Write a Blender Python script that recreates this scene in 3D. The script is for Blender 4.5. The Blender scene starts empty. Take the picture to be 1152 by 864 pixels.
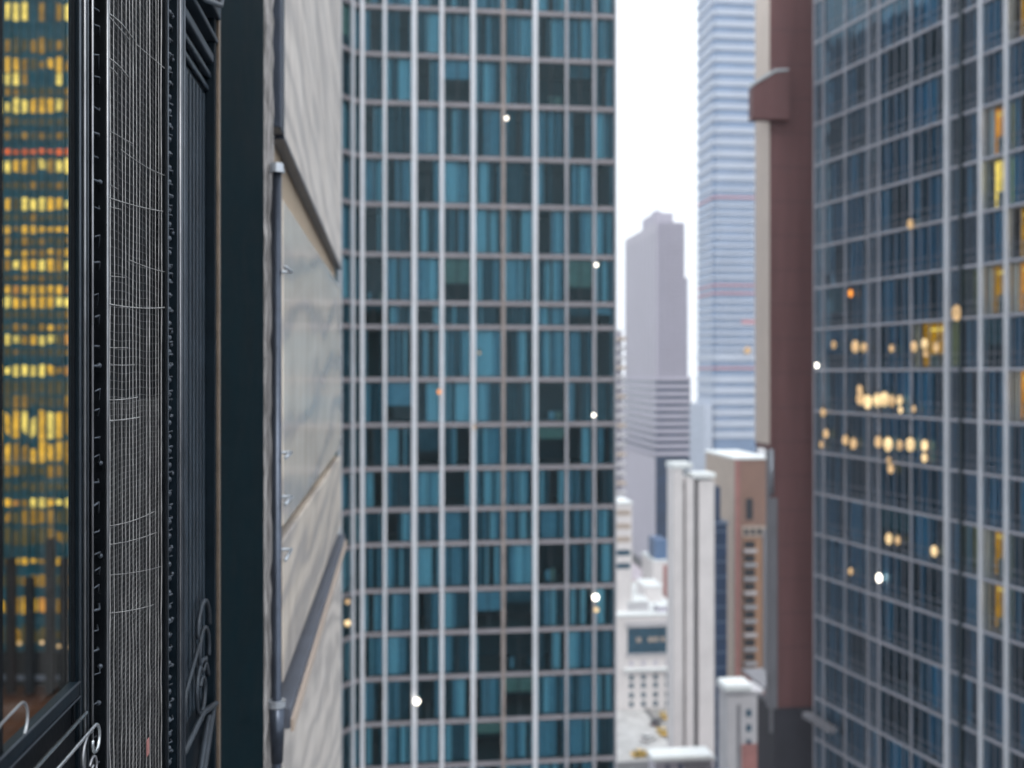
import bpy, math, random
from mathutils import Vector, Matrix

# ------------------------------------------------------------------ camera, sky, sun, exposure
S = bpy.context.scene
COL = S.collection
H = 90.0                      # height of the eye above the street
FP = 1120.0                   # focal length in photo pixels (photo 1152 wide)
HY = 420.0                    # horizon row in the photo
rad = math.radians

cam_d = bpy.data.cameras.new('camera')
cam = bpy.data.objects.new('camera', cam_d)
COL.objects.link(cam)
cam.location = (0, 0, H)
cam.rotation_euler = (rad(90), 0, 0)
cam_d.sensor_width = 36.0
cam_d.lens = FP / 1152 * 36
cam_d.shift_y = -(432 - HY) / 1152
cam_d.clip_start = 0.05
cam_d.clip_end = 20000
cam_d.dof.use_dof = True
cam_d.dof.focus_distance = 3.65
cam_d.dof.aperture_fstop = 1.5
S.camera = cam

W = bpy.data.worlds.new('World')
S.world = W
W.use_nodes = True
wn, wl = W.node_tree.nodes, W.node_tree.links
sky = wn.new('ShaderNodeTexSky')
sky.sky_type = 'NISHITA'
sky.sun_disc = False
SUN_EL, SUN_AZ = 52, 150      # azimuth clockwise from +Y
sky.sun_elevation = rad(SUN_EL)
sky.sun_rotation = rad(SUN_AZ)
sky.dust_density = 6.0
sky.air_density = 1.0
sky.ozone_density = 1.0
hs = wn.new('ShaderNodeHueSaturation')
hs.inputs['Saturation'].default_value = 0.22
hs.inputs['Value'].default_value = 1.0
wl.new(sky.outputs[0], hs.inputs['Color'])
bg = wn['Background']
bg.inputs['Strength'].default_value = 0.13
# a closed white cloud deck over the clear-sky gradient
wtc = wn.new('ShaderNodeTexCoord')
wns = wn.new('ShaderNodeTexNoise')
wns.inputs['Scale'].default_value = 2.2
wns.inputs['Detail'].default_value = 5
wl.new(wtc.outputs['Generated'], wns.inputs['Vector'])
wcr = wn.new('ShaderNodeValToRGB')
wcr.color_ramp.elements[0].position = 0.3
wcr.color_ramp.elements[0].color = (8.3, 8.9, 9.6, 1)
wcr.color_ramp.elements[1].position = 0.7
wcr.color_ramp.elements[1].color = (9.4, 9.9, 10.4, 1)
wl.new(wns.outputs['Fac'], wcr.inputs[0])
wmx = wn.new('ShaderNodeMix')
wmx.data_type = 'RGBA'
wmx.inputs['Factor'].default_value = 0.85
wl.new(hs.outputs[0], wmx.inputs['A'])
wl.new(wcr.outputs[0], wmx.inputs['B'])
wl.new(wmx.outputs['Result'], bg.inputs['Color'])

sun_d = bpy.data.lights.new('sun', 'SUN')
sun_d.energy = 0.6
sun_d.angle = rad(14)
sun_d.color = (1.0, 0.95, 0.88)
sun = bpy.data.objects.new('sun', sun_d)
COL.objects.link(sun)
sd = Vector((math.sin(rad(SUN_AZ)) * math.cos(rad(SUN_EL)), math.cos(rad(SUN_AZ)) * math.cos(rad(SUN_EL)), math.sin(rad(SUN_EL))))
sun.rotation_euler = sd.to_track_quat('Z', 'Y').to_euler()
sun.location = (0, 0, 200)

vs = S.view_settings
vs.view_transform = 'Standard'
vs.look = 'None'
vs.exposure = 0.5
vs.gamma = 1.0
S.render.engine = 'CYCLES'
cy = S.cycles
cy.use_denoising = True
cy.max_bounces = 8
cy.diffuse_bounces = 3
cy.glossy_bounces = 4
cy.transparent_max_bounces = 12
cy.volume_bounces = 0
cy.sample_clamp_indirect = 6.0
cy.use_adaptive_sampling = True
cy.adaptive_threshold = 0.02

RND = random.Random(7)

# ------------------------------------------------------------------ photo helpers
def kx(px): return (px - 576.0) / FP
def wx(px, Z): return kx(px) * Z
def wz(py, Z): return H + (HY - py) / FP * Z

# ------------------------------------------------------------------ materials
def new_mat(name):
    m = bpy.data.materials.new(name)
    m.use_nodes = True
    return m, m.node_tree.nodes, m.node_tree.links

def mat(name, col, rough=0.6, metal=0.0, vary=0.12, scale=3.0, bump=0.0, bscale=40.0, spec=0.5, stretch=(1, 1, 1)):
    m, n, l = new_mat(name)
    b = n['Principled BSDF']
    b.inputs['Roughness'].default_value = rough
    b.inputs['Metallic'].default_value = metal
    b.inputs['Specular IOR Level'].default_value = spec
    tc = n.new('ShaderNodeTexCoord')
    mp = n.new('ShaderNodeMapping')
    mp.inputs['Scale'].default_value = stretch
    l.new(tc.outputs['Object'], mp.inputs['Vector'])
    tx = n.new('ShaderNodeTexNoise')
    tx.inputs['Scale'].default_value = scale
    tx.inputs['Detail'].default_value = 6
    tx.inputs['Roughness'].default_value = 0.65
    l.new(mp.outputs[0], tx.inputs['Vector'])
    cr = n.new('ShaderNodeValToRGB')
    cr.color_ramp.elements[0].position = 0.3
    cr.color_ramp.elements[1].position = 0.72
    lo = tuple(c * (1 - vary) for c in col) + (1,)
    hi = tuple(min(1, c * (1 + vary)) for c in col) + (1,)
    cr.color_ramp.elements[0].color = lo
    cr.color_ramp.elements[1].color = hi
    l.new(tx.outputs['Fac'], cr.inputs[0])
    l.new(cr.outputs[0], b.inputs['Base Color'])
    rr = n.new('ShaderNodeMapRange')
    rr.inputs['To Min'].default_value = max(0.02, rough * 0.8)
    rr.inputs['To Max'].default_value = min(1, rough * 1.25)
    l.new(tx.outputs['Fac'], rr.inputs['Value'])
    l.new(rr.outputs[0], b.inputs['Roughness'])
    if bump > 0:
        t2 = n.new('ShaderNodeTexNoise')
        t2.inputs['Scale'].default_value = bscale
        t2.inputs['Detail'].default_value = 8
        l.new(mp.outputs[0], t2.inputs['Vector'])
        bp = n.new('ShaderNodeBump')
        bp.inputs['Strength'].default_value = bump
        bp.inputs['Distance'].default_value = 0.02
        l.new(t2.outputs['Fac'], bp.inputs['Height'])
        l.new(bp.outputs[0], b.inputs['Normal'])
    return m

def glass(name, tint, ior=1.5, rough=0.02, wav=0.0, gl=(1, 1, 1)):
    """thin window glass: tinted transmission plus a Fresnel mirror"""
    m, n, l = new_mat(name)
    n.remove(n['Principled BSDF'])
    out = n['Material Output']
    tr = n.new('ShaderNodeBsdfTransparent')
    tr.inputs['Color'].default_value = tint + (1,)
    g = n.new('ShaderNodeBsdfGlossy')
    g.inputs['Roughness'].default_value = rough
    g.inputs['Color'].default_value = gl + (1,)
    fr = n.new('ShaderNodeFresnel')
    fr.inputs['IOR'].default_value = ior
    mx = n.new('ShaderNodeMixShader')
    l.new(fr.outputs[0], mx.inputs[0])
    l.new(tr.outputs[0], mx.inputs[1])
    l.new(g.outputs[0], mx.inputs[2])
    l.new(mx.outputs[0], out.inputs['Surface'])
    if wav > 0:
        tc = n.new('ShaderNodeTexCoord')
        t = n.new('ShaderNodeTexNoise')
        t.inputs['Scale'].default_value = 0.6
        l.new(tc.outputs['Object'], t.inputs['Vector'])
        bp = n.new('ShaderNodeBump')
        bp.inputs['Strength'].default_value = wav
        bp.inputs['Distance'].default_value = 0.05
        l.new(t.outputs['Fac'], bp.inputs['Height'])
        l.new(bp.outputs[0], g.inputs['Normal'])
    return m

def emit(name, col, strength):
    m, n, l = new_mat(name)
    b = n['Principled BSDF']
    b.inputs['Base Color'].default_value = (0.02, 0.018, 0.012, 1)
    b.inputs['Specular IOR Level'].default_value = 0.1
    b.inputs['Emission Color'].default_value = col + (1,)
    tc = n.new('ShaderNodeTexCoord')
    t = n.new('ShaderNodeTexNoise')
    t.inputs['Scale'].default_value = 1.7
    t.inputs['Detail'].default_value = 4
    l.new(tc.outputs['Object'], t.inputs['Vector'])
    r = n.new('ShaderNodeMapRange')
    r.inputs['From Min'].default_value = 0.3
    r.inputs['From Max'].default_value = 0.7
    r.inputs['To Min'].default_value = strength * 0.55
    r.inputs['To Max'].default_value = strength * 1.3
    l.new(t.outputs['Fac'], r.inputs['Value'])
    l.new(r.outputs[0], b.inputs['Emission Strength'])
    return m

def marble(name, base, vein, rough, ang, scale=0.55):
    m, n, l = new_mat(name)
    b = n['Principled BSDF']
    b.inputs['Roughness'].default_value = rough
    b.inputs['Specular IOR Level'].default_value = 0.5
    tc = n.new('ShaderNodeTexCoord')
    dt_ = n.new('ShaderNodeVectorMath')
    dt_.operation = 'DOT_PRODUCT'
    dt_.inputs[1].default_value = (ang, 0.0, 1.0)
    l.new(tc.outputs['Object'], dt_.inputs[0])
    sx_ = n.new('ShaderNodeSeparateXYZ')
    l.new(tc.outputs['Object'], sx_.inputs[0])
    ml_ = n.new('ShaderNodeMath')
    ml_.operation = 'MULTIPLY'
    ml_.inputs[1].default_value = 0.22
    l.new(sx_.outputs['X'], ml_.inputs[0])
    mp = n.new('ShaderNodeCombineXYZ')
    l.new(dt_.outputs['Value'], mp.inputs['X'])
    l.new(ml_.outputs[0], mp.inputs['Y'])
    wv = n.new('ShaderNodeTexWave')
    wv.wave_type = 'BANDS'
    wv.bands_direction = 'X'
    wv.inputs['Scale'].default_value = scale
    wv.inputs['Distortion'].default_value = 16
    wv.inputs['Detail'].default_value = 5
    wv.inputs['Detail Scale'].default_value = 1.3
    l.new(mp.outputs[0], wv.inputs['Vector'])
    cr = n.new('ShaderNodeValToRGB')
    e = cr.color_ramp.elements
    e[0].position = 0.0
    e[0].color = vein + (1,)
    e[1].position = 0.55
    e[1].color = base + (1,)
    k = cr.color_ramp.elements.new(1.0)
    k.color = tuple(min(1, c * 1.12) for c in base) + (1,)
    l.new(wv.outputs['Fac'], cr.inputs[0])
    ns = n.new('ShaderNodeTexNoise')
    ns.inputs['Scale'].default_value = 0.7
    ns.inputs['Detail'].default_value = 6
    l.new(tc.outputs['Object'], ns.inputs['Vector'])
    mx = n.new('ShaderNodeMix')
    mx.data_type = 'RGBA'
    mx.blend_type = 'MULTIPLY'
    mx.inputs['Factor'].default_value = 0.5
    # run-off stains and grime with a shape of their own
    mp2 = n.new('ShaderNodeMapping')
    mp2.inputs['Scale'].default_value = (2.6, 2.6, 0.3)
    l.new(tc.outputs['Object'], mp2.inputs['Vector'])
    st2 = n.new('ShaderNodeTexNoise')
    st2.inputs['Scale'].default_value = 1.6
    st2.inputs['Detail'].default_value = 8
    st2.inputs['Roughness'].default_value = 0.7
    l.new(mp2.outputs[0], st2.inputs['Vector'])
    sr2 = n.new('ShaderNodeValToRGB')
    sr2.color_ramp.elements[0].position = 0.36
    sr2.color_ramp.elements[0].color = (0.62, 0.60, 0.58, 1)
    sr2.color_ramp.elements[1].position = 0.56
    sr2.color_ramp.elements[1].color = (1, 1, 1, 1)
    l.new(st2.outputs['Fac'], sr2.inputs[0])
    mx.inputs['Factor'].default_value = 0.55
    l.new(cr.outputs[0], mx.inputs['A'])
    l.new(sr2.outputs[0], mx.inputs['B'])
    l.new(mx.outputs['Result'], b.inputs['Base Color'])
    r = n.new('ShaderNodeMapRange')
    r.inputs['To Min'].default_value = rough * 0.5
    r.inputs['To Max'].default_value = rough * 1.6
    l.new(ns.outputs['Fac'], r.inputs['Value'])
    l.new(r.outputs[0], b.inputs['Roughness'])
    return m

M = {}
M['asphalt'] = mat('asphalt', (0.11, 0.11, 0.115), 0.85, vary=0.25, scale=0.4)
M['pavement'] = mat('pavement', (0.32, 0.31, 0.3), 0.85, vary=0.15, scale=0.6)
M['plaza'] = mat('pale_plaza_paving', (0.50, 0.49, 0.48), 0.85, vary=0.3, scale=0.25)
M['ground'] = mat('ground_concrete', (0.12, 0.12, 0.125), 0.9, vary=0.2, scale=0.05)
M['road_paint'] = mat('road_paint', (0.75, 0.75, 0.72), 0.7)
M['iron'] = mat('black_iron', (0.004, 0.0055, 0.0075), 0.5, 0.0, vary=0.35, scale=9, bump=0.08, bscale=60, spec=0.09)
M['iron_blue'] = mat('blue_black_steel', (0.006, 0.012, 0.018), 0.45, 0.0, vary=0.3, scale=5, bump=0.05, bscale=45, spec=0.10)
M['flute'] = mat('fluted_steel', (0.034, 0.048, 0.064), 0.4, 0.1, vary=0.3, scale=5, bump=0.04, spec=0.15)
M['pilaster'] = mat('teal_black_cladding', (0.0030, 0.0115, 0.0158), 0.6, 0.0, vary=0.25, scale=2.2, bump=0.12, bscale=160, spec=0.02)
M['wire'] = mat('worn_steel_wire', (0.46, 0.455, 0.45), 0.45, 0.6, vary=0.45, scale=11)
M['wire_dim'] = mat('dull_steel_wire', (0.12, 0.117, 0.12), 0.5, 0.6, vary=0.4, scale=9)
M['wire_mesh'] = mat('fine_grey_mesh', (0.15, 0.152, 0.155), 0.5, 0.5, vary=0.5, scale=6)
M['bright_edge'] = mat('polished_edge', (0.34, 0.35, 0.37), 0.34, 0.8, vary=0.3, scale=6)
M['dull_edge'] = mat('dull_edge', (0.07, 0.085, 0.105), 0.42, 0.5, vary=0.3, scale=6)
M['scroll_dark'] = mat('dark_scroll_iron', (0.035, 0.045, 0.058), 0.45, 0.4, vary=0.4, scale=8)
M['bronze'] = mat('bronze_edge', (0.22, 0.17, 0.13), 0.4, 0.7, vary=0.3, scale=7)
M['chrome'] = mat('bright_rail', (0.62, 0.66, 0.68), 0.22, 0.95, vary=0.15, scale=7)
M['rough_stone'] = mat('rough_grey_stone', (0.27, 0.255, 0.25), 0.9, vary=0.8, scale=9, bump=1.0, bscale=14, stretch=(1, 1, 0.35))
M['tan_wall'] = mat('tan_render', (0.43, 0.345, 0.255), 0.8, vary=0.13, scale=1.2, bump=0.1, bscale=30)
M['marble_a'] = marble('veined_grey_marble', (0.62, 0.575, 0.535), (0.47, 0.44, 0.42), 0.42, 0.16, 0.6)
M['marble_b'] = marble('pale_marble', (0.70, 0.635, 0.555), (0.52, 0.49, 0.47), 0.14, -0.07, 0.42)  # vein contrast also paints in wavy reflections on the polished face
M['marble_c'] = marble('beige_marble', (0.58, 0.52, 0.455), (0.40, 0.37, 0.35), 0.35, -0.12, 0.5)
M['panel_edge'] = mat('blue_grey_edge', (0.045, 0.058, 0.085), 0.4, 0.5, vary=0.25, scale=5)
M['ledge'] = mat('slate_ledge', (0.10, 0.115, 0.15), 0.45, 0.2, vary=0.2, scale=3)
M['pipe'] = mat('grey_pipe', (0.07, 0.085, 0.115), 0.3, 0.7, vary=0.25, scale=4)
M['pipe_light'] = mat('zinc', (0.45, 0.49, 0.54), 0.35, 0.6, vary=0.2, scale=4)

M['mullion_white'] = mat('pale_aluminium', (0.62, 0.64, 0.68), 0.45, 0.1, vary=0.1, scale=0.5)
M['mullion_grey'] = mat('grey_aluminium', (0.34, 0.34, 0.37), 0.45, 0.1, vary=0.15, scale=0.5)
M['mullion_tan'] = mat('tan_aluminium', (0.29, 0.25, 0.235), 0.5, 0.1, vary=0.25, scale=1.2)
M['band'] = mat('warm_grey_band', (0.25, 0.235, 0.255), 0.5, 0.0, vary=0.15, scale=0.6)
M['sub_mullion'] = mat('blue_grey_sub_mullion', (0.25, 0.27, 0.32), 0.45, 0.1)
M['mullion_mid'] = mat('silver_grey_aluminium', (0.42, 0.43, 0.48), 0.4, 0.2, vary=0.2, scale=0.3)
M['frame_dark'] = mat('dark_window_frame', (0.02, 0.035, 0.045), 0.4)
M['glass_teal'] = glass('teal_glass', (0.38, 0.66, 0.75), 1.42, 0.03, 0.25, (0.55,0.82,0.93))
M['glass_matte'] = glass('low_reflection_teal_glass', (0.40, 0.67, 0.75), 1.25, 0.05, 0.2, (0.55, 0.82, 0.93))
M['glass_navy'] = glass('navy_glass', (0.22, 0.55, 0.73), 1.75, 0.03, 0.5, (0.50,0.80,1.0))
M['glass_clear'] = glass('clear_glass', (0.92, 0.97, 0.95), 1.06, 0.0)
M['room'] = mat('room_wall', (0.08, 0.13, 0.145), 0.9)
M['slab'] = mat('floor_slab', (0.2, 0.2, 0.2), 0.9)
M['curtain_white'] = mat('white_curtain', (0.80, 0.82, 0.84), 0.9, vary=0.06)
M['curtain_blue'] = mat('blue_grey_curtain', (0.42, 0.50, 0.56), 0.9, vary=0.15)
M['curtain_teal'] = mat('teal_curtain', (0.09, 0.14, 0.16), 0.9, vary=0.2)
M['curtain_tan'] = mat('tan_curtain', (0.42, 0.36, 0.27), 0.9, vary=0.2)
M['lit_amber'] = emit('amber_lit_room', (1.0, 0.42, 0.05), 0.42)
M['lit_gold'] = emit('gold_lit_window', (1.0, 0.54, 0.03), 0.62)
M['lit_pale'] = emit('pale_lit_window', (1.0, 0.74, 0.15), 0.80)
M['lit_dim'] = emit('dim_lit_window', (0.95, 0.48, 0.02), 0.24)
M['lit_red'] = emit('orange_red_lit_window', (1.0, 0.16, 0.01), 0.6)
M['lit_faint'] = emit('faint_lit_window', (0.55, 0.40, 0.08), 0.10)
M['lamp_warm'] = emit('warm_lamp', (1.0, 0.72, 0.38), 1.0)  # glow colours shared by real lamps and the added glints on the right tower
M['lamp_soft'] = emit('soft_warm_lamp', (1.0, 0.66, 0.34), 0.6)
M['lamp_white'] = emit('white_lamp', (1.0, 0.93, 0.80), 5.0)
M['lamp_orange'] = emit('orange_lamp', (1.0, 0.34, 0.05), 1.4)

M['brown'] = mat('purple_brown_cladding', (0.182, 0.090, 0.090), 0.6, vary=0.16, scale=0.5, spec=0.3, stretch=(1.6, 1.6, 0.16))
M['brown_seam'] = mat('brown_seam', (0.10, 0.055, 0.06), 0.6, vary=0.06)
M['beige'] = mat('beige_side', (0.74, 0.64, 0.56), 0.7, vary=0.06, scale=0.3)
M['grey_side'] = mat('grey_side', (0.2, 0.2, 0.22), 0.6, vary=0.12, scale=0.4)
M['flash'] = mat('pale_flashing', (0.55, 0.60, 0.62), 0.5, 0.2)
M['plinth'] = mat('charcoal_plinth', (0.045, 0.045, 0.058), 0.7, vary=0.2, scale=0.3)
M['white_stone'] = mat('white_stone', (0.70, 0.665, 0.66), 0.75, vary=0.08, scale=0.25)
M['white_roof'] = mat('white_roof', (0.74, 0.77, 0.77), 0.8, vary=0.12, scale=0.3)
M['slit'] = mat('dark_slit', (0.03, 0.035, 0.055), 0.5)
M['navy'] = mat('navy_glazing', (0.012, 0.035, 0.085), 0.2, 0.0, vary=0.35, scale=0.3)
M['navy_pale'] = mat('navy_trim', (0.07, 0.11, 0.18), 0.4)
M['terracotta'] = mat('terracotta_brown', (0.23, 0.135, 0.103), 0.75, vary=0.12, scale=0.25)
M['terracotta_pale'] = mat('ochre_brick', (0.32, 0.18, 0.11), 0.75, vary=0.12, scale=0.3)
M['beige_stone'] = mat('beige_stone', (0.43, 0.355, 0.30), 0.75, vary=0.1, scale=0.25)
M['brick_red'] = mat('red_brick', (0.33, 0.15, 0.14), 0.8, vary=0.2, scale=0.4)
M['dull_white'] = mat('dull_white', (0.47, 0.46, 0.48), 0.7, vary=0.12, scale=0.3)
M['lilac'] = mat('lilac_grey_stone', (0.47, 0.445, 0.52), 0.75, vary=0.06, scale=0.05)  # lilac tones paled so the colour carries part of the distance haze
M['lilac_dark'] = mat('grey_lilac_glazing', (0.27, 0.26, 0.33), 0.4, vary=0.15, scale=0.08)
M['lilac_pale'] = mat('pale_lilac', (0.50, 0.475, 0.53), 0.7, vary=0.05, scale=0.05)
M['blue_glass'] = mat('blue_tower_glazing', (0.20, 0.285, 0.43), 0.3, 0.0, vary=0.2, scale=0.06)  # greyed so the colour carries part of the distance haze
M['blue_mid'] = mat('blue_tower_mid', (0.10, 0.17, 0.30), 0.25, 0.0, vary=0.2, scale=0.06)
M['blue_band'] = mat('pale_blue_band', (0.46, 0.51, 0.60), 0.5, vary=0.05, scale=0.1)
M['tower_white'] = mat('tower_white', (0.76, 0.77, 0.80), 0.5)
M['red_band'] = mat('red_band', (0.55, 0.27, 0.31), 0.6)
M['teal_spandrel'] = mat('teal_spandrel', (0.004, 0.058, 0.082), 0.5, spec=0.1, vary=0.35, scale=0.4)
M['teal_light'] = mat('teal_mullion', (0.015, 0.06, 0.07), 0.5, spec=0.1, vary=0.3, scale=0.4)
M['dark_column'] = mat('dark_column', (0.006, 0.007, 0.008), 0.6, spec=0.08)
M['deck'] = mat('brown_deck', (0.062, 0.022, 0.008), 0.7, spec=0.1, vary=0.5, scale=0.35, stretch=(0.3, 2.5, 1))
M['window_teal'] = mat('teal_window', (0.02, 0.075, 0.12), 0.2, vary=0.4, scale=0.6)
M['window_dark'] = mat('dark_window', (0.02, 0.024, 0.032), 0.25)
M['taxi'] = mat('taxi_yellow', (0.75, 0.47, 0.06), 0.35)
M['car_white'] = mat('car_white', (0.7, 0.7, 0.7), 0.3)
M['car_dark'] = mat('car_dark', (0.05, 0.05, 0.06), 0.3)
M['tyre'] = mat('tyre', (0.02, 0.02, 0.02), 0.9)
M['rim'] = mat('wheel_rim', (0.4, 0.4, 0.4), 0.4, 0.7)
M['lens_white'] = mat('head_light_lens', (0.8, 0.8, 0.78), 0.2)
M['lens_red'] = mat('tail_light_lens', (0.4, 0.02, 0.02), 0.2)

# ------------------------------------------------------------------ mesh builder
class MB:
    def __init__(s):
        s.v, s.f, s.m = [], [], []
    def quad(s, a, b, c, d, mi=0):
        i = len(s.v); s.v += [a, b, c, d]; s.f.append((i, i+1, i+2, i+3)); s.m.append(mi)
    def box(s, x0, x1, y0, y1, z0, z1, mi=0):
        i = len(s.v)
        s.v += [(x0,y0,z0),(x1,y0,z0),(x1,y1,z0),(x0,y1,z0),(x0,y0,z1),(x1,y0,z1),(x1,y1,z1),(x0,y1,z1)]
        for q in ((0,3,2,1),(4,5,6,7),(0,1,5,4),(1,2,6,5),(2,3,7,6),(3,0,4,7)):
            s.f.append(tuple(i+k for k in q)); s.m.append(mi)
    def obox(s, P, t, a0, a1, b0, b1, z0, z1, mi=0):
        """box along tangent t from point P: a along t, b outward (t turned right), z up"""
        n = (t[1], -t[0])
        def p(a, b, z): return (P[0] + t[0]*a + n[0]*b, P[1] + t[1]*a + n[1]*b, z)
        i = len(s.v)
        s.v += [p(a0,b1,z0),p(a1,b1,z0),p(a1,b0,z0),p(a0,b0,z0),p(a0,b1,z1),p(a1,b1,z1),p(a1,b0,z1),p(a0,b0,z1)]
        for q in ((0,3,2,1),(4,5,6,7),(0,1,5,4),(1,2,6,5),(2,3,7,6),(3,0,4,7)):
            s.f.append(tuple(i+k for k in q)); s.m.append(mi)
    def prism(s, poly, z0, z1, mi=0):
        n = len(poly); i = len(s.v)
        s.v += [(x, y, z0) for x, y in poly] + [(x, y, z1) for x, y in poly]
        s.f.append(tuple(i+k for k in reversed(range(n)))); s.m.append(mi)
        s.f.append(tuple(i+n+k for k in range(n))); s.m.append(mi)
        for k in range(n):
            j = (k+1) % n
            s.f.append((i+k, i+j, i+n+j, i+n+k)); s.m.append(mi)
    def prism_y(s, poly, y0, y1, mi=0):
        """poly in x,z extruded along y"""
        n = len(poly); i = len(s.v)
        s.v += [(x, y0, z) for x, z in poly] + [(x, y1, z) for x, z in poly]
        s.f.append(tuple(i+k for k in range(n))); s.m.append(mi)
        s.f.append(tuple(i+n+k for k in reversed(range(n)))); s.m.append(mi)
        for k in range(n):
            j = (k+1) % n
            s.f.append((i+j, i+k, i+n+k, i+n+j)); s.m.append(mi)
    def tube(s, pts, r, seg=8, mi=0, closed=False):
        pts = [Vector(p) for p in pts]
        n = len(pts); rings = []
        up = None
        for k, p in enumerate(pts):
            if closed:
                d = (pts[(k+1) % n] - pts[k-1]).normalized()
            else:
                d = (pts[min(k+1, n-1)] - pts[max(k-1, 0)]).normalized()
            if up is None:
                up = Vector((0, 0, 1)) if abs(d.z) < 0.9 else Vector((1, 0, 0))
            a = (up - d * up.dot(d)).normalized()
            up = a
            b = d.cross(a)
            rr = r[k] if isinstance(r, (list, tuple)) else r
            i = len(s.v)
            for q in range(seg):
                an = 2*math.pi*q/seg
                w = p + a*(math.cos(an)*rr) + b*(math.sin(an)*rr)
                s.v.append((w.x, w.y, w.z))
            rings.append(i)
        m = n if closed else n-1
        for k in range(m):
            i, j = rings[k], rings[(k+1) % n]
            for q in range(seg):
                q2 = (q+1) % seg
                s.f.append((i+q, i+q2, j+q2, j+q)); s.m.append(mi)
        if not closed:
            s.f.append(tuple(rings[0]+q for q in reversed(range(seg)))); s.m.append(mi)
            s.f.append(tuple(rings[-1]+q for q in range(seg))); s.m.append(mi)
    def ball(s, c, r, mi=0, seg=10, rings=6, sz=1.0):
        i = len(s.v)
        s.v.append((c[0], c[1], c[2]-r*sz))
        for k in range(1, rings):
            th = math.pi*k/rings
            for q in range(seg):
                an = 2*math.pi*q/seg
                s.v.append((c[0]+r*math.sin(th)*math.cos(an), c[1]+r*math.sin(th)*math.sin(an), c[2]-r*sz*math.cos(th)))
        s.v.append((c[0], c[1], c[2]+r*sz))
        top = len(s.v)-1
        for q in range(seg):
            q2 = (q+1) % seg
            s.f.append((i, i+1+q2, i+1+q)); s.m.append(mi)
            for k in range(rings-2):
                a = i+1+k*seg
                s.f.append((a+q, a+q2, a+seg+q2, a+seg+q)); s.m.append(mi)
            a = i+1+(rings-2)*seg
            s.f.append((a+q, a+q2, top)); s.m.append(mi)
    def build(s, name, mats, parent=None, smooth=False, bevel=0.0):
        me = bpy.data.meshes.new(name)
        me.from_pydata(s.v, [], s.f)
        if not isinstance(mats, (list, tuple)): mats = [mats]
        for m in mats: me.materials.append(m)
        if len(mats) > 1:
            me.polygons.foreach_set('material_index', s.m)
        if smooth:
            me.polygons.foreach_set('use_smooth', [True]*len(me.polygons))
        me.update()
        o = bpy.data.objects.new(name, me)
        COL.objects.link(o)
        if parent: o.parent = parent
        if bevel > 0:
            bv = o.modifiers.new('bevel', 'BEVEL')
            bv.width = bevel; bv.segments = 2; bv.limit_method = 'ANGLE'
        return o

def thing(name, label, cat, loc=(0, 0, 0), rotz=0.0, group=None):
    o = bpy.data.objects.new(name, None)
    COL.objects.link(o)
    o.location = loc; o.rotation_euler = (0, 0, rotz)
    o['label'] = label; o['category'] = cat
    if group: o['group'] = group
    o.empty_display_size = 0.5
    return o

def structure(o):
    o['kind'] = 'structure'
    return o

class Fr:
    """a vertical plane: origin O, local X along it, local -Y outward; local z = world z"""
    def __init__(s, ox, oy, ang):
        s.o = Vector((ox, oy)); s.a = ang
        s.X = Vector((math.cos(ang), math.sin(ang))); s.Y = Vector((-math.sin(ang), math.cos(ang)))
    def lx(s, px, off=0.0):
        """local x where the photo column px meets the plane moved outward by off"""
        k = kx(px); O = s.o - s.Y*off
        # (O + X t) = Z (k,1)
        t = (O.x - k*O.y) / (k*s.X.y - s.X.x)
        return t
    def depth(s, t, off=0.0):
        return (s.o + s.X*t - s.Y*off).y
    def loc(s, wx_, wy_):
        d = Vector((wx_, wy_)) - s.o
        return (d.dot(s.X), d.dot(s.Y))
    def z(s, py, px, off=0.0):
        return wz(py, s.depth(s.lx(px, off), off))

STREET = math.atan(0.117)         # the street runs this far to the left of the lens axis

# ------------------------------------------------------------------ ground and street
g = MB(); g.quad((-1500,-1500,-0.05),(1500,-1500,-0.05),(1500,1500,-0.05),(-1500,1500,-0.05))
structure(g.build('ground', M['ground']))
cs, sn = math.cos(STREET), math.sin(STREET)
def sp(a, c, z): return (-sn*a + cs*c, cs*a + sn*c, z)        # a along the street, c across
def strip(name, c0, c1, a0, a1, z0, z1, m):
    b = MB()
    v = [sp(a0,c0,z0),sp(a0,c1,z0),sp(a1,c1,z0),sp(a1,c0,z0),sp(a0,c0,z1),sp(a0,c1,z1),sp(a1,c1,z1),sp(a1,c0,z1)]
    b.v = v; b.f = [(0,3,2,1),(4,5,6,7),(0,1,5,4),(1,2,6,5),(2,3,7,6),(3,0,4,7)]; b.m = [0]*6
    return structure(b.build(name, m))
strip('road', 49, 67, -50, 292, -0.2, 0.0, M['asphalt'])
strip('cross_road', 67.02, 140, 262, 278, -0.2, 0.0, M['asphalt'])
strip('pavement', 43, 48.98, -50, 292, -0.2, 0.13, M['pavement'])
strip('pavement', 67.02, 72, -50, 261, -0.2, 0.13, M['pavement'])
strip('plaza', 49.5, 66, 226, 262, 0.002, 0.006, M['plaza'])
rp = MB()
for k in range(30):
    for c in (53.4, 58.0, 62.6):
        a = 60 + k*5.5
        i = len(rp.v); rp.v += [sp(a,c-.08,.004),sp(a,c+.08,.004),sp(a+2.6,c+.08,.004),sp(a+2.6,c-.08,.004)]
        rp.f.append((i,i+1,i+2,i+3)); rp.m.append(0)
structure(rp.build('road_marking', M['road_paint']))

# ------------------------------------------------------------------ glazed towers
def norm2(a, b):
    d = (b[0]-a[0], b[1]-a[1]); L = math.hypot(*d)
    return (d[0]/L, d[1]/L), L

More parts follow.
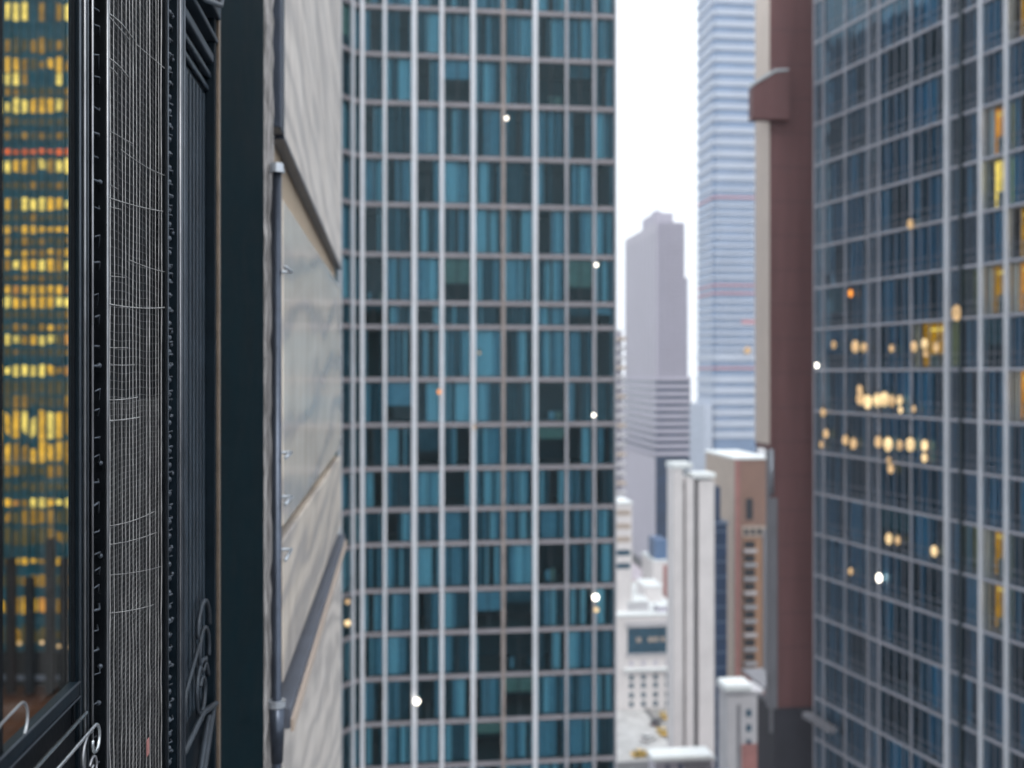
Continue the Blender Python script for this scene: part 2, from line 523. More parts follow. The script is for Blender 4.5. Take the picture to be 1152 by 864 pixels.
def pleat(mb, P, t, a0, a1, b, z0, z1, mi, pitch=0.0, amp=0.06):
    """hanging curtain drops of uneven width, some lighter than the rest"""
    nn = (t[1], -t[0]); a = a0; prev = None; k = 0
    while a < a1-0.01:
        w = min(RND.uniform(0.14, 0.42), a1-a)
        if a1-a-w < 0.08: w = a1-a
        m = mi
        r = RND.random()
        if r < 0.24: m = 2
        elif r < 0.44: m = 1
        elif r < 0.57: m = 0
        elif r < 0.68:
            a += w; prev = None
            continue
        for h in (0.0, 0.5, 1.0):
            aa = a + w*h
            bb = b + (amp*RND.uniform(0.7, 1.4) if h == 0.5 else -amp*0.5)
            p = (P[0]+t[0]*aa+nn[0]*bb, P[1]+t[1]*aa+nn[1]*bb)
            if prev:
                mb.quad((prev[0],prev[1],z0),(p[0],p[1],z0),(p[0],p[1],z1),(prev[0],prev[1],z1), m)
            prev = p if h < 1.0 else p
        a += w
        k += 1

CURT = ['curtain_white', 'curtain_blue', 'curtain_teal', 'curtain_tan']

def window_bits(fr, pn, cu, P, t, L, z0, z1, st, lit=None):
    """adds one window: fr frame builder, pn pane builder, cu curtain builder"""
    e = 0.02
    w = st['fw']
    fr.obox(P, t, e, L-e, -0.02, 0.05, z0, z0+w); fr.obox(P, t, e, L-e, -0.02, 0.05, z1-w, z1)
    fr.obox(P, t, e, e+w, -0.018, 0.045, z0+w, z1-w); fr.obox(P, t, L-e-w, L-e, -0.018, 0.045, z0+w, z1-w)
    ns = st['sub']
    if ns == 1 and RND.random() < 0.4: ns = 2
    for k in range(1, ns):
        a = L*k/ns
        fr.obox(P, t, a-st['sw']/2, a+st['sw']/2, -0.03, st['sp'], z0+w, z1-w)
    for h in st.get('transom', ()):
        zz = z0 + (z1-z0)*h
        fr.obox(P, t, e+w, L-e-w, -0.025, 0.035, zz-0.022, zz+0.022)
    n = (t[1], -t[0])
    def q(a, b, z): return (P[0]+t[0]*a+n[0]*b, P[1]+t[1]*a+n[1]*b, z)
    pn.quad(q(e, 0, z0), q(L-e, 0, z0), q(L-e, 0, z1), q(e, 0, z1))
    if lit is not None:
        cu.quad(q(0.05, -0.9, z0+0.2), q(L-0.05, -0.9, z0+0.2), q(L-0.05, -0.9, z1-0.05), q(0.05, -0.9, z1-0.05), lit)
        k_ = RND.uniform(0.12, 0.3)*L
        pleat(cu, P, t, 0.03, k_, -0.30, z0+0.05, z1-0.03, 3)
        pleat(cu, P, t, L-k_*0.8, L-0.03, -0.30, z0+0.05, z1-0.03, 3)
        cu.obox(P, t, L*0.35, L*0.6, -0.8, -0.5, z0+0.15, z0+RND.uniform(0.6, 1.3), 2)
        cu.obox(P, t, L*0.3, L*0.7, -0.7, -0.62, z1-0.55, z1-0.42, 5)
        return
    r = RND.random(); pr = st['probs']
    base = 1 if RND.random() < 0.5 else 2
    zc0, zc1 = z0+0.05, z1-0.03
    if r < pr[0]:                                        # drawn right across, one side lighter
        sp_ = RND.uniform(0.3, 0.7)*L
        pleat(cu, P, t, 0.03, sp_, -0.30, zc0, zc1, base)
        pleat(cu, P, t, sp_, L-0.03, -0.36, zc0, zc1, RND.choice((base, 1, 2)))
    elif r < pr[1]:                                      # white sheer on one side, gap
        a = RND.uniform(0.22, 0.6)*L
        if RND.random() < 0.5: pleat(cu, P, t, 0.03, a, -0.30, zc0, zc1, 0)
        else: pleat(cu, P, t, L-a, L-0.03, -0.30, zc0, zc1, 0)
        if RND.random() < 0.6: pleat(cu, P, t, 0.1, L-0.1, -0.55, zc0, zc1, 2)
    elif r < pr[2]:                                      # a pair drawn aside
        a = RND.uniform(0.14, 0.3)*L
        pleat(cu, P, t, 0.03, a, -0.30, zc0, zc1, base)
        pleat(cu, P, t, L-a, L-0.03, -0.30, zc0, zc1, base)
    elif r < pr[3]:                                      # white curtain right across
        pleat(cu, P, t, 0.03, L-0.03, -0.30, zc0, zc1, 0, 0.22)
    elif r < pr[4]:                                      # blind part way down
        zb = z1 - RND.uniform(0.3, 0.75)*(z1-z0)
        cu.quad(q(0.05, -0.2, zb), q(L-0.05, -0.2, zb), q(L-0.05, -0.2, z1-0.02), q(0.05, -0.2, z1-0.02), RND.choice((1, 2, 3)))
    else:                                                # things on the sill of a bare window
        for _ in range(2):
            a = RND.uniform(0.15, 0.8)*L
            hh = RND.uniform(0.3, 0.9)
            cu.obox(P, t, a, min(L-0.05, a+RND.uniform(0.2, 0.5)), -0.9, -0.6, z0+0.15, z0+0.15+hh, RND.choice((1, 2, 3)))

def glazed(root, frame, pts, zs, st, lit=(), skip=None):
    """pts: polyline of mullion feet (local), zs: floor levels rising"""
    # mullions
    for i, p in enumerate(pts):
        a = pts[max(i-1, 0)]; b = pts[min(i+1, len(pts)-1)]
        t, _ = norm2(a, b)
        w, pr, mm = st['mull'](i)
        mb = MB(); mb.obox(p, t, -w/2, w/2, -0.12, pr, zs[0], zs[-1])
        mb.build('mullion', M[mm], root)
    bays = []
    for i in range(len(pts)-1):
        t, L = norm2(pts[i], pts[i+1]); bays.append((pts[i], t, L))
    # bands
    for zi, z in enumerate(zs):
        bh = st['bh']
        mb = MB()
        for P, t, L in bays:
            mb.obox(P, t, 0, L, -0.15, st['bp'], z-bh/2, z+bh/2)
        mb.build('floor_band', M[st['band']], root)
    sl = MB(); co = MB()
    for P, t, L in bays:
        for z in zs:
            sl.obox(P, t, 0.0, L, -st['room'], -0.151, z-0.14, z+0.14)
        co.obox(P, t, 0.0, L, -st['room']-0.3, -st['room']-0.002, zs[0], zs[-1])
    sl.build('floor_slab', M['slab'], root); co.build('inner_wall', M['room'], root)
    # windows: list all with their apparent size
    wins = []
    for bi, (P, t, L) in enumerate(bays):
        for zi in range(len(zs)-1):
            z0, z1 = zs[zi]+st['bh']/2, zs[zi+1]-st['bh']/2
            c = frame.o + frame.X*(P[0]+t[0]*L/2) + frame.Y*(P[1]+t[1]*L/2)
            nW = frame.X*t[1] - frame.Y*t[0]
            d = c.length
            pxx = 576 + FP*c.x/c.y; pyy = HY - FP*((z0+z1)/2-H)/c.y
            facing = abs(nW.dot(c.normalized()))
            size = L*(z1-z0)/d/d*facing
            if pxx < st['px0'] or pxx > 1175 or pyy < -40 or pyy > 905: size *= 0.001
            wins.append((size, bi, zi, z0, z1))
    wins.sort(reverse=True)
    stuff_fr, stuff_pn, stuff_cu, stuff_p2 = MB(), MB(), MB(), MB()
    matte = st.get('matte', ())
    g2 = M['glass_matte']
    lits = {(b, z): m for b, z, m in lit}
    cm = [M[c] for c in CURT] + [M['lit_amber'], M['lit_pale'], M['lit_dim']]
    gm = M[st['glass']]
    for rank, (size, bi, zi, z0, z1) in enumerate(wins):
        P, t, L = bays[bi]
        lt = lits.get((bi, zi))
        if rank < 100:
            f, p, c = MB(), MB(), MB()
            window_bits(f, p, c, P, t, L, z0, z1, st, lt)
            fo = f.build('window', M[st['frame']], root)
            p.build('pane', (g2 if bi in matte else gm) if lt is None else M['glass_clear'], fo)
            if c.f: c.build('curtain' if lt is None else 'lit_room', cm, fo)
        else:
            window_bits(stuff_fr, stuff_p2 if bi in matte else stuff_pn, stuff_cu, P, t, L, z0, z1, st, lt)
    if stuff_fr.f:
        k = MB()
        o1 = len(k.v)
        for src, off in ((stuff_fr, 0), (stuff_pn, 1), (stuff_p2, 2), (stuff_cu, 3)):
            i = len(k.v); k.v += src.v
            k.f += [tuple(q+i for q in f) for f in src.f]
            k.m += [m+off for m in src.m]
        o = k.build('smaller_windows', [M[st['frame']], gm, g2] + cm, root)
        o['kind'] = 'stuff'
    return bays

def lamp_or_glint(root, fr, px, py, r, m, off=-0.35, sz=1.0, name='lamp'):
    """round lamp seen at photo pixel (px,py), off metres outside the facade plane"""
    t = fr.lx(px, off); Z = fr.depth(t, off); z = wz(py, Z)
    b = MB(); b.ball((t, -off, z), r, 0, 12, 8, sz)
    b.tube([(t, -off, z+r*sz*0.9), (t, -off, z+r*sz*0.9+0.2), (t, 0.0, z+r*sz*0.9+0.25)], 0.03, 6, 1)
    return b.build(name, [M[m], M['frame_dark']], root, smooth=True)

# ---- central tower: its front stands square across the street
Zc = 70.0
ang = STREET
oc = Vector((wx(407, 69.3), 69.3))
fc = Fr(oc.x, oc.y, ang)
glass_tower = thing('glass_tower', 'teal glass apartment tower with pale mullions and drawn curtains, filling the middle', 'tower', (oc.x, oc.y, 0), ang)
vx = [407, 433, 466, 497, 532, 566, 601.6, 637, 668, 692]
flat = [(fc.lx(p), 0.0) for p in vx]
wing = [fc.loc(wx(p, z), z) for p, z in ((345, 62.0), (363, 65.2), (381, 67.5), (395.5, 68.75))]
pts = wing + flat
ys = [-98, -44, 10, 63, 117, 177, 231, 287, 341, 368, 427, 478, 527, 573, 612, 663.6, 712, 762, 812.5, 862, 912]
zs_c = sorted(wz(y, 69.8) for y in ys)
zs_c = [0.6 + k*(zs_c[0]-0.6)/16 for k in range(16)] + zs_c
nw = len(wing)
def mull_c(i):
    k = i - nw
    if k < 0: return (0.2, 0.2, 'mullion_white')
    tab = {0:(0.30,.30,'mullion_white'),1:(0.26,.24,'mullion_white'),2:(0.40,.32,'mullion_white'),3:(0.32,.28,'mullion_white'),4:(0.38,.30,'mullion_white'),
           5:(0.30,.18,'mullion_tan'),6:(0.38,.30,'mullion_white'),7:(0.22,.22,'mullion_grey'),8:(0.24,.24,'mullion_grey'),9:(0.16,.2,'mullion_grey')}
    w_, p_, m_ = tab[k]
    return (w_*0.88, p_, m_)
st_c = dict(matte=(0, 1, 2, 3), mull=mull_c, bh=0.29, bp=0.09, band='band', room=4.2, glass='glass_teal', frame='frame_dark', fw=0.07, sub=1, sw=0.05, sp=0.05,
            probs=(0.48, 0.68, 0.77, 0.86, 0.95), px0=377)
glazed(glass_tower, fc, pts, zs_c, st_c)
b = MB()
xe = flat[-1][0]
b.box(0.0, xe-0.02, 4.51, 24, 0.0, zs_c[-1]+2.0)
b.box(xe-0.3, xe-0.021, 0.16, 4.508, 0.0, zs_c[-1]+2.0)
b.build('side_wall', M['band'], glass_tower)
b = MB(); b.box(-16, -0.01, 6.5, 7.0, 0.0, zs_c[-1]+0.2); b.build('inner_wall', M['curtain_teal'], glass_tower)
b = MB(); b.box(-0.2, xe+0.2, -0.2, 4.5, zs_c[-1]+0.3, zs_c[-1]+1.9); b.build('parapet', M['mullion_white'], glass_tower)
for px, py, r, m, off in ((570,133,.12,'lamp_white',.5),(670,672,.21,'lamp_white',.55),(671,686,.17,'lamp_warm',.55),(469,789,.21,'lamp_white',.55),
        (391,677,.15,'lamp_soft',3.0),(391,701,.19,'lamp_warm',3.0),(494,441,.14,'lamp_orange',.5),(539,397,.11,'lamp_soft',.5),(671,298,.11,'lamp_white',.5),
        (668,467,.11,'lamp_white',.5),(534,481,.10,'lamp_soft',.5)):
    lamp_or_glint(glass_tower, fc, px, py, r, m, off if off < 2 else 6.5, 1.0)

# ---- right-hand tower
a_r = math.atan2(-1.0, 0.291)
of = Vector((wx(917, 80.0), 80.0))
fr_ = Fr(of.x, of.y, a_r)
dark_tower = thing('office_tower', 'dark blue glass office tower with close grey mullions along the right side', 'tower', (of.x, of.y, 0), a_r)
vr = [917, 928, 952, 977.5, 990, 1026, 1067, 1083, 1105, 1134, 1163]
# equal spacing steps with narrower ones as seen
pr_ = [(fr_.lx(p), 0.0) for p in vr] + [(fr_.lx(1194), 0.0), (fr_.lx(1228), 0.0), (fr_.lx(1265), 0.0)]
zs_r = [H + 0.25 + 3.28*k for k in range(-27, 12)]
def mull_r(i):
    if i in (6,): return (0.30, .26, 'mullion_white')
    if i >= 7: return (0.24, .22, 'frame_dark' if i == 7 else 'mullion_white')
    return (0.11, .14, 'mullion_mid')
st_r = dict(mull=mull_r, bh=0.16, bp=0.10, band='mullion_mid', room=4.2, glass='glass_navy', frame='sub_mullion', fw=0.035, sub=4, sw=0.04, sp=0.05,
            transom=(0.12, 0.30), probs=(0.50, 0.68, 0.76, 0.86, 0.95), px0=912)
def lev(py, px):
    z = fr_.z(py, px)
    for k in range(len(zs_r)-1):
        if zs_r[k] <= z < zs_r[k+1]: return k
    return 0
def bay(px):
    for k in range(len(vr)-1):
        if vr[k] <= px < vr[k+1]: return k
    return len(vr)-1
lits = []
for px, py, m in ((1120,150,4),(1120,200,4),(1120,235,5),(1120,335,6),(1149,300,4),(1149,468,4),(1095,300,6),(1149,240,6),(1149,15,6),(1120,640,6),(1095,640,6),
                  (1119,700,6),(1045,395,6)):
    lits.append((bay(px), lev(py, px), m))
glazed(dark_tower, fr_, pr_, zs_r, st_r, lits)
b = MB(); xr = pr_[-1][0]
b.box(0.02, xr, 4.51, 30, 0, zs_r[-1]+2)
b.box(0.02, 0.3, 0.16, 4.508, 0, zs_r[-1]+2)
b.box(xr-0.3, xr-0.02, 0.16, 4.508, 0, zs_r[-1]+2)
b.build('side_wall', M['grey_side'], dark_tower)
b = MB()
b.box(-0.3, 3.5, -1.0, -0.32, wz(800, 80)-0.5, wz(800, 80)-0.1); b.build('ledge', M['grey_side'], dark_tower)
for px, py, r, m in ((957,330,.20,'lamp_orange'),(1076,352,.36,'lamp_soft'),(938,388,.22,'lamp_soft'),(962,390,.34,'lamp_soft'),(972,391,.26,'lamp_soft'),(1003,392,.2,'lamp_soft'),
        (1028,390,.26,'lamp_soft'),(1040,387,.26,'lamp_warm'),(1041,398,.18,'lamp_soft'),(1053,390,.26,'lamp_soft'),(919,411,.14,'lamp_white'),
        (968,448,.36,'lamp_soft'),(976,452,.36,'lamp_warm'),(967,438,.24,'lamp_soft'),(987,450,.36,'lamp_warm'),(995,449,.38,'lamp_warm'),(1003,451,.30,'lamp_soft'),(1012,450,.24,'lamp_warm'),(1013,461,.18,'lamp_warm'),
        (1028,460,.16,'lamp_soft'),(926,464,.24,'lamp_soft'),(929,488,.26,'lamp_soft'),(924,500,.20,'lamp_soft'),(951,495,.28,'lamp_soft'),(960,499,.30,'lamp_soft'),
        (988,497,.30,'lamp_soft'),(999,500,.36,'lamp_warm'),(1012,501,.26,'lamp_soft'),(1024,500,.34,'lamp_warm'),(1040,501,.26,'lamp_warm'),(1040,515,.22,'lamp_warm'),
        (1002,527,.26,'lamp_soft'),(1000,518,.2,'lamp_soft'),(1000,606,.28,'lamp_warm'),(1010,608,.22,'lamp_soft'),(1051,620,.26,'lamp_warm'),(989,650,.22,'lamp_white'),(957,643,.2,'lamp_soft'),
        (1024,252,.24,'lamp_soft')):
    lamp_or_glint(dark_tower, fr_, px, py, r*0.78, m, 0.32, 1.8)  # glowing balls added to stand for blurred reflections on this glass, not fittings

# ---- brown service shaft
Zb = 84.0
ob = Vector((wx(866, Zb), Zb)); fb = Fr(ob.x, ob.y, STREET)
brown = thing('brown_shaft', 'plain purple-brown clad tower shaft with beige side and a projecting box', 'tower', (ob.x, ob.y, 0), STREET)
wB = fb.lx(917); zb0 = wz(797, Zb)
b = MB(); b.box(0.0, wB, 0.0, 3.3, wz(506, Zb), H+42); b.box(0.0, wB, 0.0, 0.7, zb0, wz(506, Zb)-0.002); b.build('shaft', M['brown'], brown)
b = MB()
for k in range(-8, 15):
    b = MB(); b.box(0.004, wB, -0.012, -0.001, H+k*2.9, H+k*2.9+0.06)
    b.build('seam', M['brown_seam'], brown)
b = MB(); b.box(-0.06, -0.002, 0.01, 3.32, wz(500, Zb), H+42); b.build('beige_side', M['beige'], brown)
b = MB(); b.box(-0.06, -0.002, 0.01, 0.72, zb0, wz(506, Zb)-0.01); b.build('grey_side', M['grey_side'], brown)
b = MB(); b.tube([(0.12, -0.16, wz(556, Zb)), (0.12, -0.16, wz(505, Zb))], 0.15, 12); b.build('duct', M['pipe_light'], brown, smooth=True)
b = MB(); b.box(-0.02, 0.62, -0.14, -0.013, zb0-2, wz(560, Zb)); b.build('grey_corner', M['grey_side'], brown)
x0 = fb.lx(847, 1.0); x1 = fb.lx(888, 1.0)
zA, zB, zC = wz(98, Zb-1), wz(79, Zb-1), wz(134, Zb-1)
b = MB(); b.prism_y([(x0, zC), (x1, zC), (x1, zB), (x0+1.9, zB-0.18), (x0, zA)], -1.0, -0.02); bx = b.build('projecting_box', M['brown'], brown)
b = MB(); b.prism_y([(x0-0.12, zA+0.02), (x0+1.9, zB-0.16), (x1-0.1, zB+0.02), (x1-0.1, zB+0.16), (x0+1.85, zB+0.06), (x0-0.12, zA+0.24)], -1.12, -0.05); b.build('flashing', M['flash'], bx)
b = MB(); b.box(0.25, wB+0.9, -0.3, 3.6, 0, zb0-0.002); b.build('plinth', M['plinth'], brown)

# ------------------------------------------------------------------ far and middle buildings
def building(name, label, pxl, pxr, pytop, Z, depth, wall, roofm, pybase=None, cat='building'):
    """front face square to the street between columns pxl..pxr, at depth Z (left corner)"""
    o = Vector((wx(pxl, Z), Z)); f = Fr(o.x, o.y, STREET)
    r = thing(name, label, cat, (o.x, o.y, 0), STREET)
    w = f.lx(pxr); zt = wz(pytop, Z)
    b = MB(); b.box(0, w, 0, depth, 0, zt); b.build('wall', M[wall], r)
    b = MB(); b.box(-0.25, w+0.25, -0.25, depth+0.25, zt+0.002, zt+0.45); b.build('roof', M[roofm], r)
    return r, f, w, zt

def rrect(x0, x1, y0, y1, rr, seg=5):
    p = []
    for cx, cy_, a0 in ((x1-rr, y0+rr, -90), (x1-rr, y1-rr, 0), (x0+rr, y1-rr, 90), (x0+rr, y0+rr, 180)):
        for k in range(seg+1):
            a = rad(a0 + 90*k/seg)
            p.append((cx+rr*math.cos(a), cy_+rr*math.sin(a)))
    return p

# tall blue banded skyscraper
Zt = 380.0
ot = Vector((wx(803, Zt), Zt)); ft = Fr(ot.x, ot.y, STREET)
sky_t = thing('skyscraper', 'tall pale blue skyscraper with horizontal bands and thin red lines', 'skyscraper', (ot.x, ot.y, 0), STREET)
wt = ft.lx(852); dt = 22.0
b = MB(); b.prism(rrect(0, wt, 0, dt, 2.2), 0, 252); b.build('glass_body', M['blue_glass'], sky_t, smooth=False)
zlev = []
y = -40.0
while y < 500:
    zlev.append((y, wz(y, Zt)))
    y += 13.3 if y < 212 else (9.0 if y < 400 else 12.5)
for y, z in zlev:
    h = 1.9 if y < 212 else (1.0 if y < 400 else 2.7)
    if abs(y-222) < 5 or abs(y-325) < 5 or abs(y-420) < 6: 
        m = 'red_band'; h = 0.7
    else: m = 'blue_band'
    b = MB(); b.prism(rrect(-0.45, wt+0.45, -0.45, dt+0.45, 2.5), z-h/2, z+h/2)
    b.build('floor_band', M[m], sky_t)
b = MB()
for k in range(1, 9):
    x = wt*k/9
    b.box(x-0.16, x+0.16, -0.36, -0.01, wz(420, Zt), wz(150, Zt))
b.build('mullions', M['blue_band'], sky_t)
b = MB(); b.box(wt+0.46, wt+3.2, 0.5, 12, 0, 252); b.build('corner_pier', M['tower_white'], sky_t)
b = MB(); b.box(wt-6.5, wt-0.5, -0.7, -0.47, wz(364, Zt), wz(360, Zt)); b.build('red_sign_band', M['red_band'], sky_t)
lamp_or_glint(sky_t, ft, 841, 394, 1.3, 'lamp_soft', 0.9)
b = MB(); b.box(-3.4, -0.47, 0.3, 20, 0, wz(455, Zt)); b.build('lower_wing', M['blue_band'], sky_t)

# grey tower with stepped crown
Zg = 458.0
og = Vector((wx(740, Zg), Zg)); fg = Fr(og.x, og.y, STREET)
grey = thing('grey_tower', 'lilac grey stone tower with stepped crown in the distant gap', 'tower', (og.x, og.y, 0), STREET)
wg = fg.lx(770); dg = 62.0
zs_, zc_, zw_, zl_ = wz(250, Zg), wz(238, Zg), wz(312, Zg), wz(424, Zg)
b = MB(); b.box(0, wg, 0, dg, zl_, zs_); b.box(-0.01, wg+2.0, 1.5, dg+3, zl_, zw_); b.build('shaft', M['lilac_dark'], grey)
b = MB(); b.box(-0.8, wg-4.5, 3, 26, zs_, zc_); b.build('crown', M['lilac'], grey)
b = MB()
for k in range(6):
    x = 0.3 + k*(wg-0.9)/5
    b.box(x-0.5, x+0.5, -0.8, -0.01, zl_, zs_+0.02)
b.build('rib', M['lilac'], grey)
b = MB(); b.box(-0.9, -0.02, 0.0, 24, zl_, zs_); b.box(-0.9, -0.02, 24.5, dg, zl_, zs_); b.build('stone_side', M['lilac_pale'], grey)
b = MB()
for k in range(46):
    z = zl_ + 1 + k*1.9*1.0
    if z < zs_-1: b.box(0, wg, -0.5, -0.012, z, z+0.55)
b.build('spandrels', M['lilac'], grey)
b = MB()
for k in range(9): b.box(-1.02, -0.905, 2.5+k*6.6, 4.3+k*6.6, zl_, zs_-4)
b.build('side_windows', M['lilac_dark'], grey)
b = MB(); b.box(0.6, 3.6, 8, 14, zc_, zc_+1.6); b.tube([(2.2, 11, zc_+1.5), (2.2, 11, zc_+7)], 0.12, 6); b.build('roof_plant', M['lilac_dark'], grey)
b = MB(); b.box(-1.2, wg+2.4, -1.0, dg+4, 0, zl_-0.01); b.build('lower_block', M['navy'], grey)
for k in range(11):
    yy = 424 + k*8.4
    b = MB()
    z1 = wz(yy, Zg); z0 = z1-1.75
    b.box(-1.7, wg+2.9, -1.5, dg+4.4, z0, z1)
    b.build('floor_band', M['lilac'], grey)
b = MB(); b.box(-1.6, -1.21, -0.9, dg+4, 0, wz(515, Zg)); b.build('lower_side', M['lilac_pale'], grey)
b = MB()
for k in range(26): b.box(-1.75, -1.61, -0.8, dg, 4+k*1.9, 4.5+k*1.9)
b.build('side_courses', M['lilac'], grey)

# pale narrow tower with stacked balconies beside the teal tower
r, f, w, zt = building('balcony_tower', 'slim pale apartment tower with stacked balconies in the gap beside the teal tower', 680, 700, 372, 300, 14, 'white_stone', 'white_roof')
for k in range(30):
    z = zt - 2.8 - k*2.9
    if z < 2: break
    b = MB(); b.box(0.2, w+1.0, -1.3, -0.02, z-0.15, z+0.9); b.build('balcony', M['dull_white'] if k % 3 else M['beige_stone'], r)
b = MB()
for k in range(34):
    z = zt - 2.8 - k*2.9 + 1.0
    if z > 3: b.box(0.8, w-0.3, -0.06, -0.01, z, z+1.5)
b.build('windows', M['lilac_dark'], r)

r, f, w, zt = building('low_block', 'pale low block with yellow window strip below the slim balcony tower', 690, 711, 567, 270, 12, 'white_stone', 'white_roof')
for k in range(5):
    b = MB(); b.box(0.5, w-0.5, -0.08, -0.01, zt-3.2-k*3.6, zt-1.7-k*3.6); b.build('window_strip', M['beige_stone'] if k < 3 else M['window_teal'], r)

# white ribbed building
Zw = 185.0
ow = Vector((wx(757, Zw), Zw)); fw = Fr(ow.x, ow.y, STREET)
white = thing('white_building', 'white stone tower of tall vertical ribs with dark slits between them', 'building', (ow.x, ow.y, 0), STREET)
for l, rr, yt, y0 in ((757, 768, 527, -0.4), (771.5, 781, 538, 0.0), (786, 804, 541, 0.1)):
    b = MB(); b.box(fw.lx(l), fw.lx(rr), y0, 4, 0, wz(yt, Zw)); b.build('rib', M['white_stone'], white, bevel=0.1)
b = MB(); b.box(fw.lx(758), fw.lx(803), 1.2, 3.8, 0, wz(544, Zw)); b.build('recessed_wall', M['slit'], white)
b = MB(); b.box(fw.lx(756), fw.lx(778), -0.6, 4.2, wz(527, Zw)+0.003, wz(521, Zw)); b.build('roof', M['white_roof'], white)
b = MB(); b.box(fw.lx(778.3), fw.lx(804.5), -0.3, 4.2, wz(538, Zw)+0.003, wz(533, Zw)); b.build('roof', M['white_roof'], white)

# navy glazed slab
r, f, w, zt = building('navy_building', 'narrow navy glazed building squeezed between white tower and brown block', 804.5, 818, 590, 191, 8, 'navy', 'navy_pale')
b = MB(); b.box(0.1, w*0.5, 0.5, 7, zt+0.46, wz(548, 191)); b.build('upper_storeys', M['navy'], r)
for k in range(18):
    b = MB(); b.box(0.05, w-0.05, -0.06, -0.012, zt-1.5-k*2.9, zt-1.2-k*2.9); b.build('floor_band', M['navy_pale'], r)

# brown balcony block
Zn = 200.0
r, f, w, zt = building('brown_block', 'brown brick apartment block with one column of balconies and a white roof', 827, 865, 517, Zn, 19, 'terracotta', 'white_roof')
b = MB(); b.box(-0.12, -0.01, 0.02, 18.9, 0, zt-0.02); b.build('side_wall', M['beige_stone'], r)
b = MB(); b.box(-0.01, 0.9, -0.12, -0.01, 0, zt-0.02); b.build('corner_pier', M['brick_red'], r)
b = MB(); b.box(f.lx(836), w-0.05, -0.1, -0.01, 0, wz(606, Zn)); b.build('ochre_bay', M['terracotta_pale'], r)
b = MB(); b.box(f.lx(839), f.lx(847), -0.06, -0.01, wz(585, Zn), wz(561, Zn)); b.build('window', M['window_dark'], r)
b = MB(); b.box(f.lx(835), f.lx(862), -0.14, -0.011, wz(604, Zn), wz(592, Zn)); lb = b.build('stone_band', M['beige_stone'], r)
b = MB()
for k in range(3): b.box(f.lx(837)+k*1.35, f.lx(837)+k*1.35+0.9, -0.18, -0.141, wz(602, Zn), wz(595, Zn))
b.build('windows', M['window_dark'], lb)
for k in range(10):
    yy = 609 + k*15.8
    b = MB(); b.box(f.lx(837), f.lx(849), -0.13, -0.102, wz(yy+8, Zn), wz(yy, Zn)); wo = b.build('window', M['window_dark'], r)
    b = MB(); b.box(f.lx(836), f.lx(850), -1.0, -0.14, wz(yy+12, Zn), wz(yy+9, Zn)); b.build('balcony', M['pipe_light'] if k % 3 else M['dull_white'], r)
b = MB(); b.box(f.lx(858), w-0.01, -0.35, -0.105, 0, zt-14); b.build('grey_strip', M['grey_side'], r)

# narrow grey-white building low in front of the brown block
Zq = 150.0
r, f, w, zt = building('slim_white_building', 'slim grey-white building with three small windows and broad cornice below the brown block', 818, 857, 781, Zq, 4, 'dull_white', 'dull_white')
b = MB(); b.box(f.lx(814), f.lx(845), -0.7, 3.2, zt+0.46, wz(769, Zq)); b.build('cornice', M['white_roof'], r, bevel=0.3)
b = MB(); b.box(f.lx(829), f.lx(833), -0.05, -0.01, 0, zt-1.6); b.box(f.lx(853), f.lx(857), -0.05, -0.01, 0, zt-0.5); b.build('dark_recess', M['grey_side'], r)
b = MB(); b.box(f.lx(834), f.lx(852.5), -0.08, -0.01, 0, wz(838, Zq)); b.build('brick_base', M['brick_red'], r)
for k in range(3):
    yy = 799 + k*17
    b = MB(); b.box(f.lx(839.5), f.lx(845), -0.07, -0.01, wz(yy+8, Zq), wz(yy, Zq)); b.build('window', M['window_teal'], r)
r, f, w, zt = building('brick_building', 'red brick building with a white string course beside the charcoal plinth', 859, 880, 775, 156, 9, 'brick_red', 'grey_side')
b = MB(); b.box(-0.05, w+0.2, -0.35, -0.02, wz(843, 156), wz(836, 156)); b.build('string_course', M['white_roof'], r)
b = MB(); b.box(0.2, w-0.1, -0.1, -0.01, wz(795, 156), wz(776, 156)); b.build('attic_band', M['grey_side'], r)

# low white civic building by the street
Zl = 266.0
r, f, w, zt = building('low_white_building', 'low white building with a big blue window above rows of small windows', 693, 768, 694, Zl, 42, 'white_stone', 'white_roof')
lw = (r, f, w, zt)
b = MB(); b.box(f.lx(706), f.lx(750), -0.06, -0.01, wz(736, Zl), wz(702, Zl)); wo = b.build('window', M['window_teal'], r)
b = MB(); b.box(f.lx(704), f.lx(752), -0.5, -0.065, wz(706, Zl), wz(700, Zl)); b.box(f.lx(704), f.lx(752), -0.4, -0.065, wz(739, Zl), wz(736, Zl)); b.build('frame', M['dull_white'], wo)
b = MB()
for k, px in enumerate((716, 729, 735, 743)): b.box(f.lx(px), f.lx(px)+1.2, -0.3, -0.066, wz(723, Zl), wz(718, Zl))
b.build('sill_ornament', M['beige_stone'], wo)
for row, yy in enumerate((744, 760, 769, 780, 790)):
    for c in range(4):
        px = 708 + c*13.6
        b = MB(); b.box(f.lx(px), f.lx(px+4.6), -0.06, -0.01, wz(yy+6, Zl), wz(yy, Zl)); b.build('window', M['window_teal'] if row else M['lilac_pale'], r)
b = MB(); b.box(f.lx(755), f.lx(767), -1.6, -0.02, 0, wz(697, Zl)); b.build('pier', M['lilac_pale'], r)
b = MB(); b.box(f.lx(702), f.lx(754), -1.1, -0.02, wz(760, Zl)+1.2, wz(760, Zl)+1.8); b.build('string_course', M['white_roof'], r)
